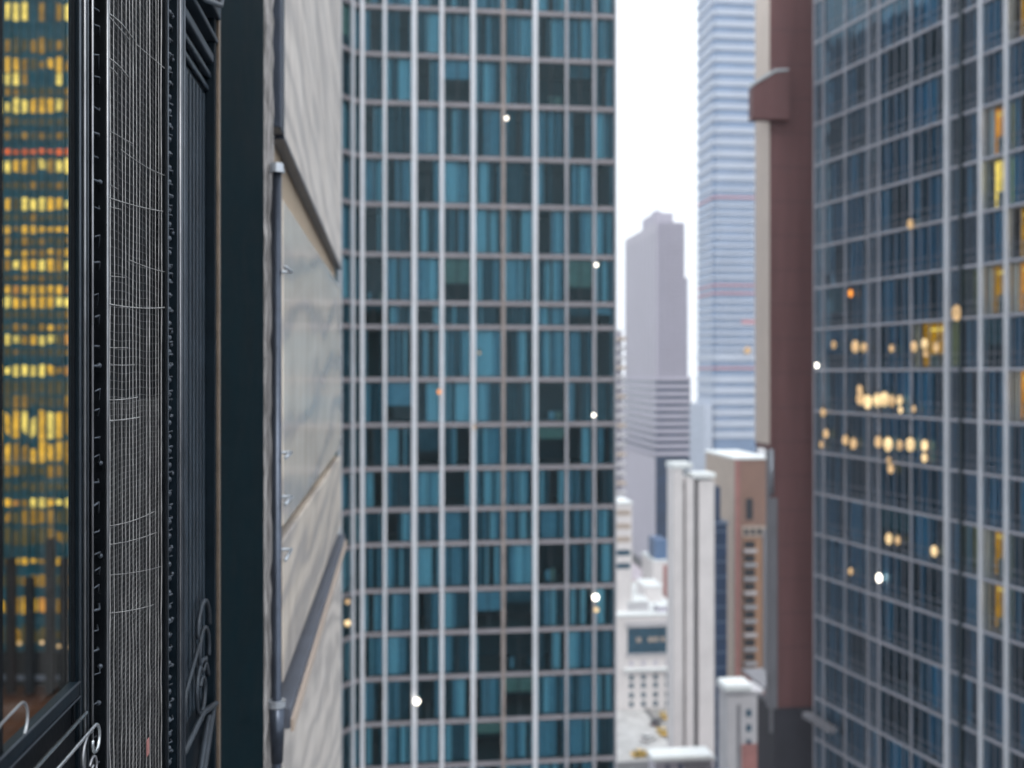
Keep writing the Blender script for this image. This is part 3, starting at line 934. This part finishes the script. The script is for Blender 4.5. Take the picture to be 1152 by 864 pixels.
def roof_unit(x0, x1, y0, y1, h, label, m):
    t = thing('rooftop_unit', label, 'roof unit', sp_loc(f, x0, y0, zt+0.46), STREET, 'plant units on the low white roof')
    q = MB(); q.box(0, x1-x0, 0, y1-y0, 0, h); q.build('housing', M[m], t, bevel=0.08)
    q = MB(); q.box(-0.2, x1-x0+0.2, -0.2, y1-y0+0.2, h+0.002, h+0.25); q.build('lid', M['white_roof'], t)
def sp_loc(f, x, y, z):
    p = f.o + f.X*x + f.Y*y
    return (p.x, p.y, z)
roof_unit(4, 10, 4, 12, 2.4, 'long white plant unit on left of low white roof', 'dull_white')
roof_unit(11.5, 16.5, 14, 24, 4.2, 'tallest white plant unit at back right of low white roof', 'white_stone')
roof_unit(2, 7, 24, 34, 3.2, 'white plant unit at far left end of low white roof', 'white_stone')
roof_unit(12.0, 15.5, 2, 6, 1.5, 'smallest grey plant unit at front right of low white roof', 'lilac')

r, f, w, zt = building('red_white_building', 'small white and red walled building with blue roof box left of white tower', 735, 752, 632, 300, 14, 'white_stone', 'white_roof')
b = MB(); b.box(f.lx(746), f.lx(751), -0.06, -0.01, 0, zt-1); b.build('red_panel', M['brick_red'], r)
b = MB(); b.box(0.8, w-0.1, 1, 9, zt+0.46, wz(608, 300)); b.build('roof_box', M['blue_mid'], r)
r, f, w, zt = building('pink_roof_building', 'long low building with pinkish roof at the foot of grey tower', 696, 736, 655, 345, 34, 'dull_white', 'brick_red')
b = MB()
for k in range(8): b.box(0.4, w-0.4, 1+k*4, 2.6+k*4, zt+0.46, zt+1.0)
b.build('roof_ribs', M['lilac_pale'], r)

# canopy building, bottom edge
Zk = 170.0
r, f, w, zt = building('canopy_building', 'white flat roofed building with overhanging canopy and slanted grey louvres', 737, 803, 858, Zk, 4, 'lilac_pale', 'white_roof')
b = MB(); b.box(f.lx(732), f.lx(800), -1.2, 3.0, zt+0.47, wz(849, Zk)); b.build('canopy', M['white_roof'], r, bevel=0.2)
b = MB(); b.box(f.lx(749), f.lx(753), -0.06, -0.01, 0, zt-0.3); b.box(f.lx(763), f.lx(768), -0.06, -0.01, 0, zt-0.3); b.build('dark_slot', M['navy_pale'], r)
b = MB()
for k in range(5):
    xx = f.lx(770)+k*0.95
    b.prism_y([(xx+4.0, zt-12), (xx+4.5, zt-12), (xx+0.5, zt-0.2), (xx, zt-0.2)], -0.6, -0.02)
b.build('louvre', M['grey_side'], r)

# ------------------------------------------------------------------ cars in the street
def make_car(label, group, paint, taxi):
    t = thing('taxi' if taxi else 'car', label, 'taxi' if taxi else 'car', (0, 0, 0), 0, group)
    prof = [(-2.2, .35), (2.2, .35), (2.25, .75), (2.1, .92), (1.05, 1.0), (-1.7, 1.02), (-2.2, .95), (-2.28, .7)]
    b = MB(); b.prism_y(prof, -0.88, 0.88); b.build('body', M[paint], t, bevel=0.06)
    cab = [(1.0, 1.0), (0.35, 1.45), (-1.15, 1.47), (-1.75, 1.03)]
    b = MB(); b.prism_y(cab, -0.76, 0.76); b.build('window', M['window_dark'], t, bevel=0.04)
    b = MB(); b.box(-1.1, 0.3, -0.72, 0.72, 1.47, 1.52); b.build('roof', M[paint], t)
    if taxi:
        b = MB(); b.box(-0.5, -0.2, -0.35, 0.35, 1.522, 1.68); b.build('roof_sign', M['lens_white'], t)
    for x in (-1.4, 1.4):
        for y in (-0.8, 0.8):
            b = MB(); b.tube([(x, y-0.11, .33), (x, y+0.11, .33)], .33, 16); wo = b.build('wheel', M['tyre'], t, smooth=False)
            b = MB(); b.tube([(x, y-0.12, .33), (x, y+0.12, .33)], .2, 12); b.build('rim', M['rim'], wo)
    for y in (-0.6, 0.6):
        b = MB(); b.box(2.2, 2.29, y-.18, y+.18, .66, .8); b.build('headlight', M['lens_white'], t)
        b = MB(); b.box(-2.31, -2.24, y-.18, y+.18, .74, .9); b.build('tail_light', M['lens_red'], t)
    return t
def copy_thing(root):
    r = root.copy(); COL.objects.link(r)
    for ch in root.children:
        c = ch.copy(); COL.objects.link(c); c.parent = r
        for gch in ch.children:
            d = gch.copy(); COL.objects.link(d); d.parent = c
    return r
taxi0 = make_car('yellow taxi', 'yellow taxis in the street', 'taxi', True)
car_w = make_car('white car', 'cars in the street', 'car_white', False)
car_d = make_car('dark car', 'cars in the street', 'car_dark', False)
used = set()
def put(proto, px, py, head, label):
    Z = H*FP/(py-HY)
    o = proto if proto.name not in used else copy_thing(proto)
    used.add(proto.name)
    o.location = (wx(px, Z), Z, 0.02); o.rotation_euler = (0, 0, STREET + rad(head)); o['label'] = label
put(taxi0, 748, 808, 90, 'yellow taxi at top of street nearest the low white building')
put(taxi0, 745, 826, 92, 'yellow taxi second in the row, behind the dark car')
put(taxi0, 721, 851, 8, 'yellow taxi turned across the street at the bottom')
put(car_w, 729, 833, 40, 'white car between the taxis, angled across the lane')
put(car_d, 738, 815, 60, 'dark car ahead of the second taxi')

# ------------------------------------------------------------------ gold-lit office tower seen through the near window
gold = thing('lit_office_tower', 'teal office tower with rows of golden lit windows seen through the near window pane', 'tower', (-80, 90, 0), 0)
gx0, gx1 = 0.0, 52.0
b = MB(); b.box(gx0, gx1, 0.3, 20, 0, H+48); b.build('wall', M['teal_spandrel'], gold)
px_m = 90.0/FP
lit_rows = [(102,9,'ff'),(136,10,'f'),(208,9,'ff'),(244,9,'ff'),(271,9,'fd'),(312,9,'ff'),(354,9,'ff'),(-30,18,'dg'),(12,22,'sp'),(50,20,'df'),(72,18,'dg'),(88,14,'sp'),(118,18,'gp'),(152,8,'df'),(170,7,'r'),(186,18,'gp'),(229,15,'gp'),(258,9,'g'),(284,9,'dg'),(298,14,'gp'),(326,10,'g'),(340,14,'gp'),
            (368,10,'dg'),(382,12,'gp'),(396,8,'df'),(436,16,'ff'),(417,14,'gp'),(452,14,'dff'),(478,34,'ggp'),(509,26,'ggd'),(530,16,'df'),(548,12,'ff'),(566,10,'gp'),(582,18,'ddf'),(604,22,'dff'),(632,8,'dg'),(654,14,'dff'),(682,20,'ddg'),(715,24,'f')]
gm = [M['lit_gold'], M['lit_pale'], M['lit_dim'], M['lit_red'], M['lit_faint'], M['teal_spandrel'], M['lit_amber']]
for yc, hpx, kind in lit_rows:
    z1 = wz(yc-hpx/2, 90); z0 = wz(yc+hpx/2, 90)
    b = MB()
    x = 20.0
    while x < 46.0:
        p = RND.choice(kind); rr = RND.random()
        mi = {'g':0,'p':1,'d':2,'r':3,'f':4,'s':5}[p]
        if rr < 0.12: mi = 2
        elif rr < 0.16: mi = 4
        elif rr < 0.24 and mi == 0: mi = 6
        ww = RND.uniform(0.56, 0.70)
        j = RND.uniform(0.0, 0.42)*(z1-z0)
        b.quad((x, 0.25, z0+j*RND.random()), (x+ww, 0.25, z0+j*RND.random()), (x+ww, 0.25, z1-j*RND.random()), (x, 0.25, z1-j*RND.random()), mi)
        x += 0.78
    b.build('window_row', gm, gold)
b = MB()
x = 19.8
while x < 46:
    b.box(x, x+0.09, -0.05, 0.2, wz(640, 90), H+48)
    x += 0.78
b.build('mullions', M['teal_light'], gold)
for k, px in enumerate((-6, 12, 33, 56, 72, 92)):
    xx = wx(px, 86.0)+80
    b = MB(); b.box(xx-0.32, xx+0.32, -4.2, -3.6, wz(780, 86), wz(606 + (k % 3)*22, 86)); b.build('column', M['dark_column'], gold)
b = MB(); b.box(gx0, gx1, -3.3, -2.9, wz(771, 87), wz(733, 87)); b.build('dark_glazing', M['dark_column'], gold)
b = MB(); b.box(gx0, gx1, -16, 0.28, 0, wz(779, 88)); b.build('deck', M['deck'], gold)
b = MB(); b.box(gx0, gx1, -3.6, -3.35, wz(765, 86.5), wz(760, 86.5)); b.build('handrail', M['ledge'], gold)
for px, py in ((22, 724), (47, 723), (66, 727), (80, 728)):
    xx = wx(px, 85.5)+80
    b = MB(); b.ball((xx, -4.5, wz(py, 85.5)), 0.17); b.build('lamp', M['lamp_soft'], gold, smooth=True)

# ------------------------------------------------------------------ near stone building on the left
aL = math.atan2(1.0, -0.117)
fl = Fr(-1.0, 0.0, aL)
def LX(px): return fl.lx(px)
def LZ(py, px): return fl.z(py, px)
rootL = (-1.0, 0.0, 0.0)
stone = thing('stone_building', 'near stone building on the left with veined marble panels', 'building', rootL, aL)
yE = LX(380.5)
x_p0, x_p1 = LX(240.5), LX(292)
z_up, z_dn = H+9, H-9
b = MB(); b.prism([(LX(241), 0.06), (yE, 0.06), (yE, 4.0), (7.3, 0.9), (LX(241)+0.1, 0.35)], 0, z_up); b.build('wall', M['tan_wall'], stone)
b = MB(); b.box(x_p0+0.02, x_p1, -0.03, 0.058, z_dn, z_up); pl = b.build('pilaster', M['pilaster'], stone, bevel=0.004)
b = MB(); b.box(x_p0-0.028, x_p0+0.018, -0.035, 0.03, z_dn, z_up); b.build('edge_strip', M['bronze'], pl, bevel=0.004)
b = MB()
rs = random.Random(3)
for k in range(7):
    z = H + 1.0
# rough stone quoin strip: one sheet of uneven blocks
qs = MB()
nx, nz = 5, 150
xq0, xq1 = x_p1+0.03, LX(304)
grid = {}
for i in range(nx+1):
    for j in range(nz+1):
        z = z_dn + (z_up-z_dn)*j/nz
        e = 0.0 if i in (0, nx) else 0.012
        jit = rs.uniform(-0.02, 0.02) if i == nx else 0
        grid[i, j] = len(qs.v)
        qs.v.append((xq0+(xq1-xq0)*i/nx + jit, -0.015 - e - rs.uniform(0, 0.02), z))
for i in range(nx):
    for j in range(nz):
        qs.f.append((grid[i,j], grid[i+1,j], grid[i+1,j+1], grid[i,j+1])); qs.m.append(0)
# close its sides back to the wall
for j in range(nz):
    a, c = grid[0,j], grid[0,j+1]
    k = len(qs.v); qs.v += [(xq0, 0.055, qs.v[a][2]), (xq0, 0.055, qs.v[c][2])]
    qs.f.append((a, c, k+1, k)); qs.m.append(0)
    a, c = grid[nx,j], grid[nx,j+1]
    k = len(qs.v); qs.v += [(xq1, 0.055, qs.v[a][2]), (xq1, 0.055, qs.v[c][2])]
    qs.f.append((a, k, k+1, c)); qs.m.append(0)
qs.build('quoin', M['rough_stone'], stone)

xs0 = LX(312)
def panel(z0, z1, m, th, x0=None, x1=None, edge=True, tilt=0.0):
    x0 = xs0 if x0 is None else x0; x1 = yE-0.03 if x1 is None else x1
    b = MB(); b.prism_y([(x0, z0), (x1, z0+tilt), (x1, z1+tilt), (x0, z1)], -th, 0.05)
    o = b.build('panel', M[m], stone, bevel=0.012)
    if edge:
        e = MB(); e.box(x0-0.30, x0-0.004, -th-0.012, 0.05, z0-0.01, z1); e.build('edge_trim', M['panel_edge'], o, bevel=0.01)
        d = MB(); d.prism_y([(x0, z0-0.035), (x1, z0-0.035+tilt), (x1, z0-0.003+tilt), (x0, z0-0.003)], -th-0.006, 0.05); d.build('drip_edge', M['panel_edge'], o)
    return o
panel(H+2.02, H+9, 'marble_a', 0.05, tilt=-0.18)
panel(H-1.30, H+1.47, 'marble_b', 0.05, tilt=0.02, edge=False)
panel(H-2.62, H-1.42, 'marble_c', 0.05, tilt=-0.02, edge=False)
panel(H-9, H-3.02, 'marble_a', 0.05, tilt=0, edge=False)
b = MB(); b.box(xs0-0.1, yE-0.05, -0.12, 0.055, H-2.98, H-2.80); lg = b.build('ledge', M['ledge'], stone, bevel=0.01)
b = MB(); b.box(xs0-0.1, yE-0.05, -0.15, -0.122, H-3.0, H-2.90); b.build('ledge_lip', M['beige_stone'], lg)

# drainpipe beside the panels
xp = fl.lx(311.5, 0.10)
dp = thing('drainpipe', 'blue-grey metal drainpipe beside the pale marble panels with small bright brackets', 'pipe', (fl.o.x, fl.o.y, 0), aL)
zt_ = H + 1.52
b = MB(); b.tube([(xp, -0.10, H-9), (xp, -0.10, zt_)], 0.036, 16); b.build('pipe', M['pipe'], dp, smooth=True)
b = MB(); b.tube([(xp+0.20, -0.05, H-9), (xp+0.20, -0.05, zt_-0.1)], 0.03, 12); b.build('thin_pipe', M['pipe'], dp, smooth=True)
b = MB(); b.tube([(xp, -0.10, zt_), (xp, -0.10, zt_+0.07)], [0.058, 0.05], 16); b.build('cap', M['pipe_light'], dp, smooth=False)
for py in (313, 505, 552, 608):
    z = LZ(py, 312)
    b = MB(); b.tube([(xp-0.02, -0.165, z), (xp+0.42, -0.165, z+0.005)], 0.014, 8)
    b.tube([(xp+0.42, -0.165, z+0.005), (xp+0.42, 0.0, z+0.005)], 0.012, 8)
    b.build('bracket', M['pipe_light'], dp, smooth=True)
z = LZ(756, 312)
b = MB(); b.tube([(xp, -0.10, z), (xp, -0.10, z+0.05)], 0.066, 16); b.build('collar', M['pipe_light'], dp)
b = MB(); b.tube([(xp, -0.10, z-0.42), (xp, -0.10, z-0.002)], [0.045, 0.062], 16); b.build('hopper', M['pipe'], dp, smooth=True)

# ---- near window
zw0, zw1 = H-0.955, H+2.6
xw0, xw1 = fl.lx(4.0, .01), LX(82)
win = thing('steel_window', 'tall clear window in black steel frame at the left edge', 'window', rootL, aL)
b = MB(); b.quad((xw0-0.01, 0.004, zw0-0.01), (xw1+0.01, 0.004, zw0-0.01), (xw1+0.01, 0.004, zw1), (xw0-0.01, 0.004, zw1)); b.build('pane', M['glass_clear'], win)
b = MB()
b.box(LX(-160), xw0, -0.01, 0.03, zw0-0.2, zw1)
b.build('left_stile', M['iron'], win, bevel=0.003)
b = MB(); b.box(xw1, LX(83.6), -0.004, 0.008, zw0-0.45, zw1); b.build('right_stile', M['iron'], win, bevel=0.003)
b = MB(); b.box(LX(84), LX(90.5), -0.012, 0.02, zw0-0.6, zw1); b.build('stile_step', M['iron_blue'], win, bevel=0.004)
b = MB(); b.box(LX(91), LX(97.2), -0.004, 0.03, zw0-0.6, zw1); b.build('stile_step', M['iron'], win, bevel=0.004)
for px, r, mm in ((83.3, 0.0035, 'dull_edge'), (88.6, 0.0045, 'bright_edge'), (92.2, 0.003, 'dull_edge'), (97.4, 0.0042, 'bright_edge')):
    b = MB(); b.tube([(LX(px), -0.018, zw0-0.6), (LX(px), -0.018, zw1)], r, 8); b.build('bead', M[mm], win, smooth=True)
b = MB(); b.box(LX(-160), xw1, -0.02, 0.012, zw0-0.045, zw0); b.build('sill', M['iron_blue'], win, bevel=0.004)
b = MB(); b.tube([(LX(-160), -0.02, zw0-0.002), (xw1, -0.02, zw0-0.002)], 0.0035, 8); b.tube([(LX(-160), -0.022, zw0-0.047), (xw1, -0.022, zw0-0.047)], 0.003, 8); b.build('sill_bead', M['dull_edge'], win, smooth=True)
b = MB(); b.box(LX(-160), LX(83), 0.004, 0.03, zw0-0.9, zw0-0.048); b.build('apron', M['iron'], win)

# ---- scrolled rails under the window
rail = thing('scroll_railing', 'bright thin rails ending in iron scrolls below the window sill', 'railing', rootL, aL)
zr = H-1.072
b = MB(); b.tube([(LX(-160), -0.022, zr), (LX(89), -0.022, zr)], 0.0065, 10); b.build('rail', M['chrome'], rail, smooth=True)
def spiral(cx, cz, r0, r1, a0, a1, y, n=40):
    return [(cx+(r0+(r1-r0)*k/n)*math.cos(a0+(a1-a0)*k/n), y, cz+(r0+(r1-r0)*k/n)*math.sin(a0+(a1-a0)*k/n)) for k in range(n+1)]
zr2 = H-1.135
cxr = LX(98)-0.0
pts2 = [(LX(-160), -0.03, zr2), (LX(60), -0.03, zr2), (LX(92), -0.03, zr2)] + spiral(LX(96), zr2-0.05, 0.05, 0.028, rad(90), rad(-200), -0.03)
b = MB(); b.tube(pts2, 0.0065, 10); b.build('rail', M['chrome'], rail, smooth=True)
b = MB(); b.tube(spiral(LX(88), zr2-0.075, 0.075, 0.05, rad(60), rad(200), -0.03), 0.005, 8)
b.tube(spiral(LX(94), zr2-0.135, 0.045, 0.012, rad(150), rad(-260), -0.03), 0.0045, 8)
b.tube(spiral(LX(84), zr2-0.2, 0.06, 0.02, rad(40), rad(-300), -0.03), 0.0045, 8)
b.build('scroll', M['bright_edge'], rail, smooth=True)
b = MB(); b.box(LX(-160), LX(83), -0.004, 0.002, zr2-0.5, zr-0.03); b.build('backing_plate', M['iron'], rail)

hook = thing('hook', 'thin curled bright metal hook in front of the window at lower left', 'hook', rootL, aL)
b = MB(); zz = H - 0.87
hp = [(LX(-30), -0.03, zz-0.01), (LX(-12), -0.03, zz+0.008), (LX(0), -0.03, zz+0.012)] + spiral(LX(8)+0.01, zz-0.03, 0.045, 0.05, rad(88), rad(-60), -0.03, 16)
b.tube(hp, [0.0038]*len(hp), 8); b.tube([hp[0], (hp[0][0], 0.012, hp[0][2])], 0.005, 8)
b.build('wire', M['bright_edge'], hook, smooth=True)

# ---- ironwork grille
gr = thing('iron_grille', 'black iron grille of thin upright wires with fine cross wires', 'grille', rootL, aL)
zg0, zg1 = H-2.2, H+2.4
xa, xb = LX(112.5), LX(184)
b = MB(); b.box(LX(97.4), LX(195.4), 0.022, 0.034, zg0, zg1); b.build('backing_plate', M['iron'], gr)
for p0, p1, mm, d in ((109.3, 112.2, 'iron', -0.028), (192.0, 195.2, 'iron_blue', -0.028), (181.6, 184.2, 'iron', -0.018)):
    b = MB(); b.box(LX(p0), LX(p1), d, 0.021, zg0, zg1); b.build('upright_bar', M[mm], gr, bevel=0.003)
for px, r, mm, y in ((110.2, 0.0046, 'bright_edge', -0.030), (112.0, 0.002, 'dull_edge', -0.03), (194.6, 0.005, 'bright_edge', -0.031), (191.9, 0.003, 'dull_edge', -0.03), (183.6, 0.0035, 'dull_edge', -0.02)):
    b = MB(); b.tube([(LX(px), y, zg0), (LX(px), y, zg1)], r, 8); b.build('bead', M[mm], gr, smooth=True)
rw = random.Random(11)
NW = 18
for i in range(NW):
    x = xa + 0.035 + (xb-xa-0.06)*i/(NW-1) + rw.uniform(-0.003, 0.003)
    ph = rw.uniform(0, 6.28); ph2 = rw.uniform(0, 6.28)
    n = 120; pts_ = []
    for k in range(n+1):
        z = zg0 + (zg1-zg0)*k/n
        d = max(0.0, min(1.0, (H-0.35-z)/0.9))
        wv = 0.0022*math.sin(z*3.1+ph) + d*0.0035*math.sin(z*21+i*0.9) + d*0.0022*math.sin(z*47+ph2) + 0.0015*math.sin(z*11+ph2)
        pts_.append((x+wv, -0.008+0.0008*math.sin(z*5+ph), z))
    b = MB(); b.tube(pts_, rw.choice((0.0015, 0.0018, 0.0023)) if i > 1 else 0.0026, 6)
    b.build('wire', M['wire'] if rw.random() < 0.75 else M['wire_dim'], gr, smooth=True)
# finer wires behind
b = MB()
for i in range(33):
    x = xa + 0.02 + (xb-xa-0.03)*i/32
    b.tube([(x+0.002*math.sin(k*1.3+i), 0.012, zg0+(H-0.1-zg0)*k/30) for k in range(31)], 0.0009, 5)
z = zg0
while z < zg1:
    b.tube([(xa+0.01+(xb-xa-0.02)*k/16, 0.0135, z+0.004*math.sin(k*0.9+z*9)) for k in range(17)], 0.0013, 5)
    z += 0.022 if z < H-0.1 else 0.03
b.build('fine_mesh', M['wire_mesh'], gr, smooth=True)
# cross wires (photo row at left end, row at right end, px range)
for pxa, ya, pxb, yb, sag, r in ((113, 12, 146, 44, -0.015, .0022),(118, 18, 146, 50, 0, .0016),(113, 62, 140, 86, -0.01, .0022),(113, 74, 128, 84, -.01, .0016),(150, 50, 188, 82, 0, .0014),
        (118, 148, 150, 165, 0, .0014),(132, 168, 184, 198, .01, .0014),(119, 208, 134, 216, 0, .0014),(114, 221, 180, 238, .005, .0018),(122, 236, 140, 240, 0, .0012),
        (141, 292, 188, 307, .006, .0014),(120, 312, 142, 314, 0, .0014),(122, 343, 190, 347, .01, .0022),(125, 392, 150, 392, 0, .0014),(122, 449, 158, 446, .004, .002),(126, 411, 158, 411, 0, .0012),
        (122, 472, 160, 468, .003, .0022),(122, 588, 176, 572, .01, .0016),(124, 607, 180, 594, .008, .0014),(126, 680, 178, 672, .006, .0014),(124, 640, 184, 632, .006, .0012)):
    n = 12; pts_ = []
    za, zb_ = LZ(ya, pxa), LZ(yb, pxb)
    for k in range(n+1):
        u = k/n
        x = (LX(pxa) if pxa > 126 else xa+0.01)+(LX(pxb)-LX(pxa))*u
        pts_.append((x, -0.0125, za+(zb_-za)*u - sag*4*u*(1-u)))
    b = MB(); b.tube(pts_, r, 6); b.build('cross_wire', M['wire'], gr, smooth=True)
# little rungs in the two slots
def rungs(p0, p1, mm, seed, slant, step):
    q = random.Random(seed); b = MB(); z = zg0
    while z < zg1:
        z += step*q.uniform(0.6, 1.5)
        u0 = q.uniform(0.0, 0.35); u1 = q.uniform(0.6, 1.0)
        x0, x1 = LX(p0), LX(p1)
        xa_, xb_ = x0+(x1-x0)*u0, x0+(x1-x0)*u1
        dz = slant*q.uniform(-0.4, 1.0)
        b.tube([(xa_, -0.012, z), ((xa_+xb_)/2, -0.022, z+dz*0.3), (xb_, -0.012, z-dz)], q.choice((0.0024, 0.003, 0.0042)), 6)
        if q.random() < 0.3: b.ball((xb_, -0.014, z-dz), 0.009)
    return b.build('link_chain', M[mm], gr, smooth=True)
rungs(99, 108, 'dull_edge', 5, 0.03, 0.075)
rungs(185.5, 190.5, 'dull_edge', 9, 0.012, 0.06)
b = MB(); x = (LX(185.5)+LX(190.5))/2; z = zg0
while z < zg1:
    b.ball((x, -0.006, z), 0.013, 0, 8, 6); z += 0.062
b.build('bead_chain', M['dull_edge'], gr, smooth=True)
b = MB(); b.box(LX(161), LX(163.5), -0.016, -0.012, LZ(850, 162), LZ(832, 162)); b.build('red_tag', M['brick_red'], gr)

# ---- panelled iron shutter
sh = thing('iron_shutter', 'dark fluted iron shutter with stepped mouldings and a scroll at its foot', 'shutter', rootL, aL)
x0, x1 = LX(195.6), x_p0-0.03
b = MB(); b.box(x0, x1, 0.034, 0.05, zg0-0.3, zg1+0.3); b.build('back_panel', M['iron_blue'], sh)
b = MB(); b.box(x0, LX(199.5), -0.03, 0.033, zg0-0.3, zg1+0.3); b.box(x1-0.05, x1, -0.02, 0.033, zg0-0.3, zg1+0.3); b.build('stile', M['iron_blue'], sh, bevel=0.005)
for px, mm, r in ((196.6, 'dull_edge', .006), (199.4, 'dull_edge', .006)):
    b = MB(); b.tube([(LX(px), -0.031, zg0-0.3), (LX(px), -0.031, zg1+0.3)], r, 8); b.build('bead', M[mm], sh, smooth=True)
xi0, xi1 = LX(201.5), x1-0.06
b = MB(); n = 9
for k in range(n):
    x = xi0 + (xi1-xi0)*(k+0.5)/n
    b.box(x-0.022, x+0.022, 0.026, 0.0335, H-1.72, H+1.5)
b.build('fluting', M['flute'], sh, bevel=0.006)
for zc, hh, d in ((1.53, .03, .012), (1.60, .03, .0), (1.68, .05, -.014), (1.80, .03, -.03), (1.93, .09, -.045), (2.12, .05, -.02)):
    b = MB(); b.box(xi0-0.01, x1-0.002, d, 0.032, H+zc, H+zc+hh); b.build('moulding', M['flute'], sh, bevel=0.008)
b = MB(); b.tube([(xi0, -0.04, H+1.80), (xi0+0.35, -0.05, H+1.86), (x1-0.1, -0.06, H+1.98), (x1-0.02, -0.06, H+2.12)], 0.014, 10); b.build('moulding', M['dull_edge'], sh, smooth=True)
# scroll at foot
b = MB(); xm = (xi0+xi1)/2 + 0.08
b.tube(spiral(xm+0.05, H-1.33, 0.16, 0.15, rad(0), rad(180), -0.012, 20), 0.012, 8)
b.tube(spiral(xm+0.05, H-1.44, 0.15, 0.07, rad(-20), rad(330), -0.012, 40), 0.011, 8)
b.tube(spiral(xm+0.0, H-1.62, 0.17, 0.05, rad(10), rad(500), -0.012, 50), 0.011, 8)
b.tube([(xi0+0.02, -0.012, H-1.72), (xi0+0.08, -0.014, H-1.5), (xm-0.08, -0.014, H-1.36)], 0.011, 8)
b.build('scroll', M['scroll_dark'], sh, smooth=True)
b = MB(); b.tube([(xi0, -0.02, H-1.76), (xm, -0.02, H-1.73), (x1-0.02, -0.02, H-1.80)], 0.016, 10); b.build('foot_rail', M['scroll_dark'], sh, smooth=True)
b = MB()
for k in range(2): b.tube([(xi0+0.05+k*0.14, -0.015, H-2.35), (x1-0.22+k*0.14, -0.015, H-1.80)], 0.018, 8)
b.build('brace', M['scroll_dark'], sh, smooth=True)

# ------------------------------------------------------------------ air
hz = MB(); hz.box(-1600, 1600, -1600, 1600, -1.2, 262)
m, n, l = new_mat('haze_air')
n.remove(n['Principled BSDF'])
pv = n.new('ShaderNodeVolumePrincipled')
pv.inputs['Color'].default_value = (0.93, 0.95, 1.0, 1)
pv.inputs['Density'].default_value = 0.0003
pv.inputs['Anisotropy'].default_value = 0.2
l.new(pv.outputs[0], n['Material Output'].inputs['Volume'])
hz_o = hz.build('haze', m)
hz_o['kind'] = 'stuff'
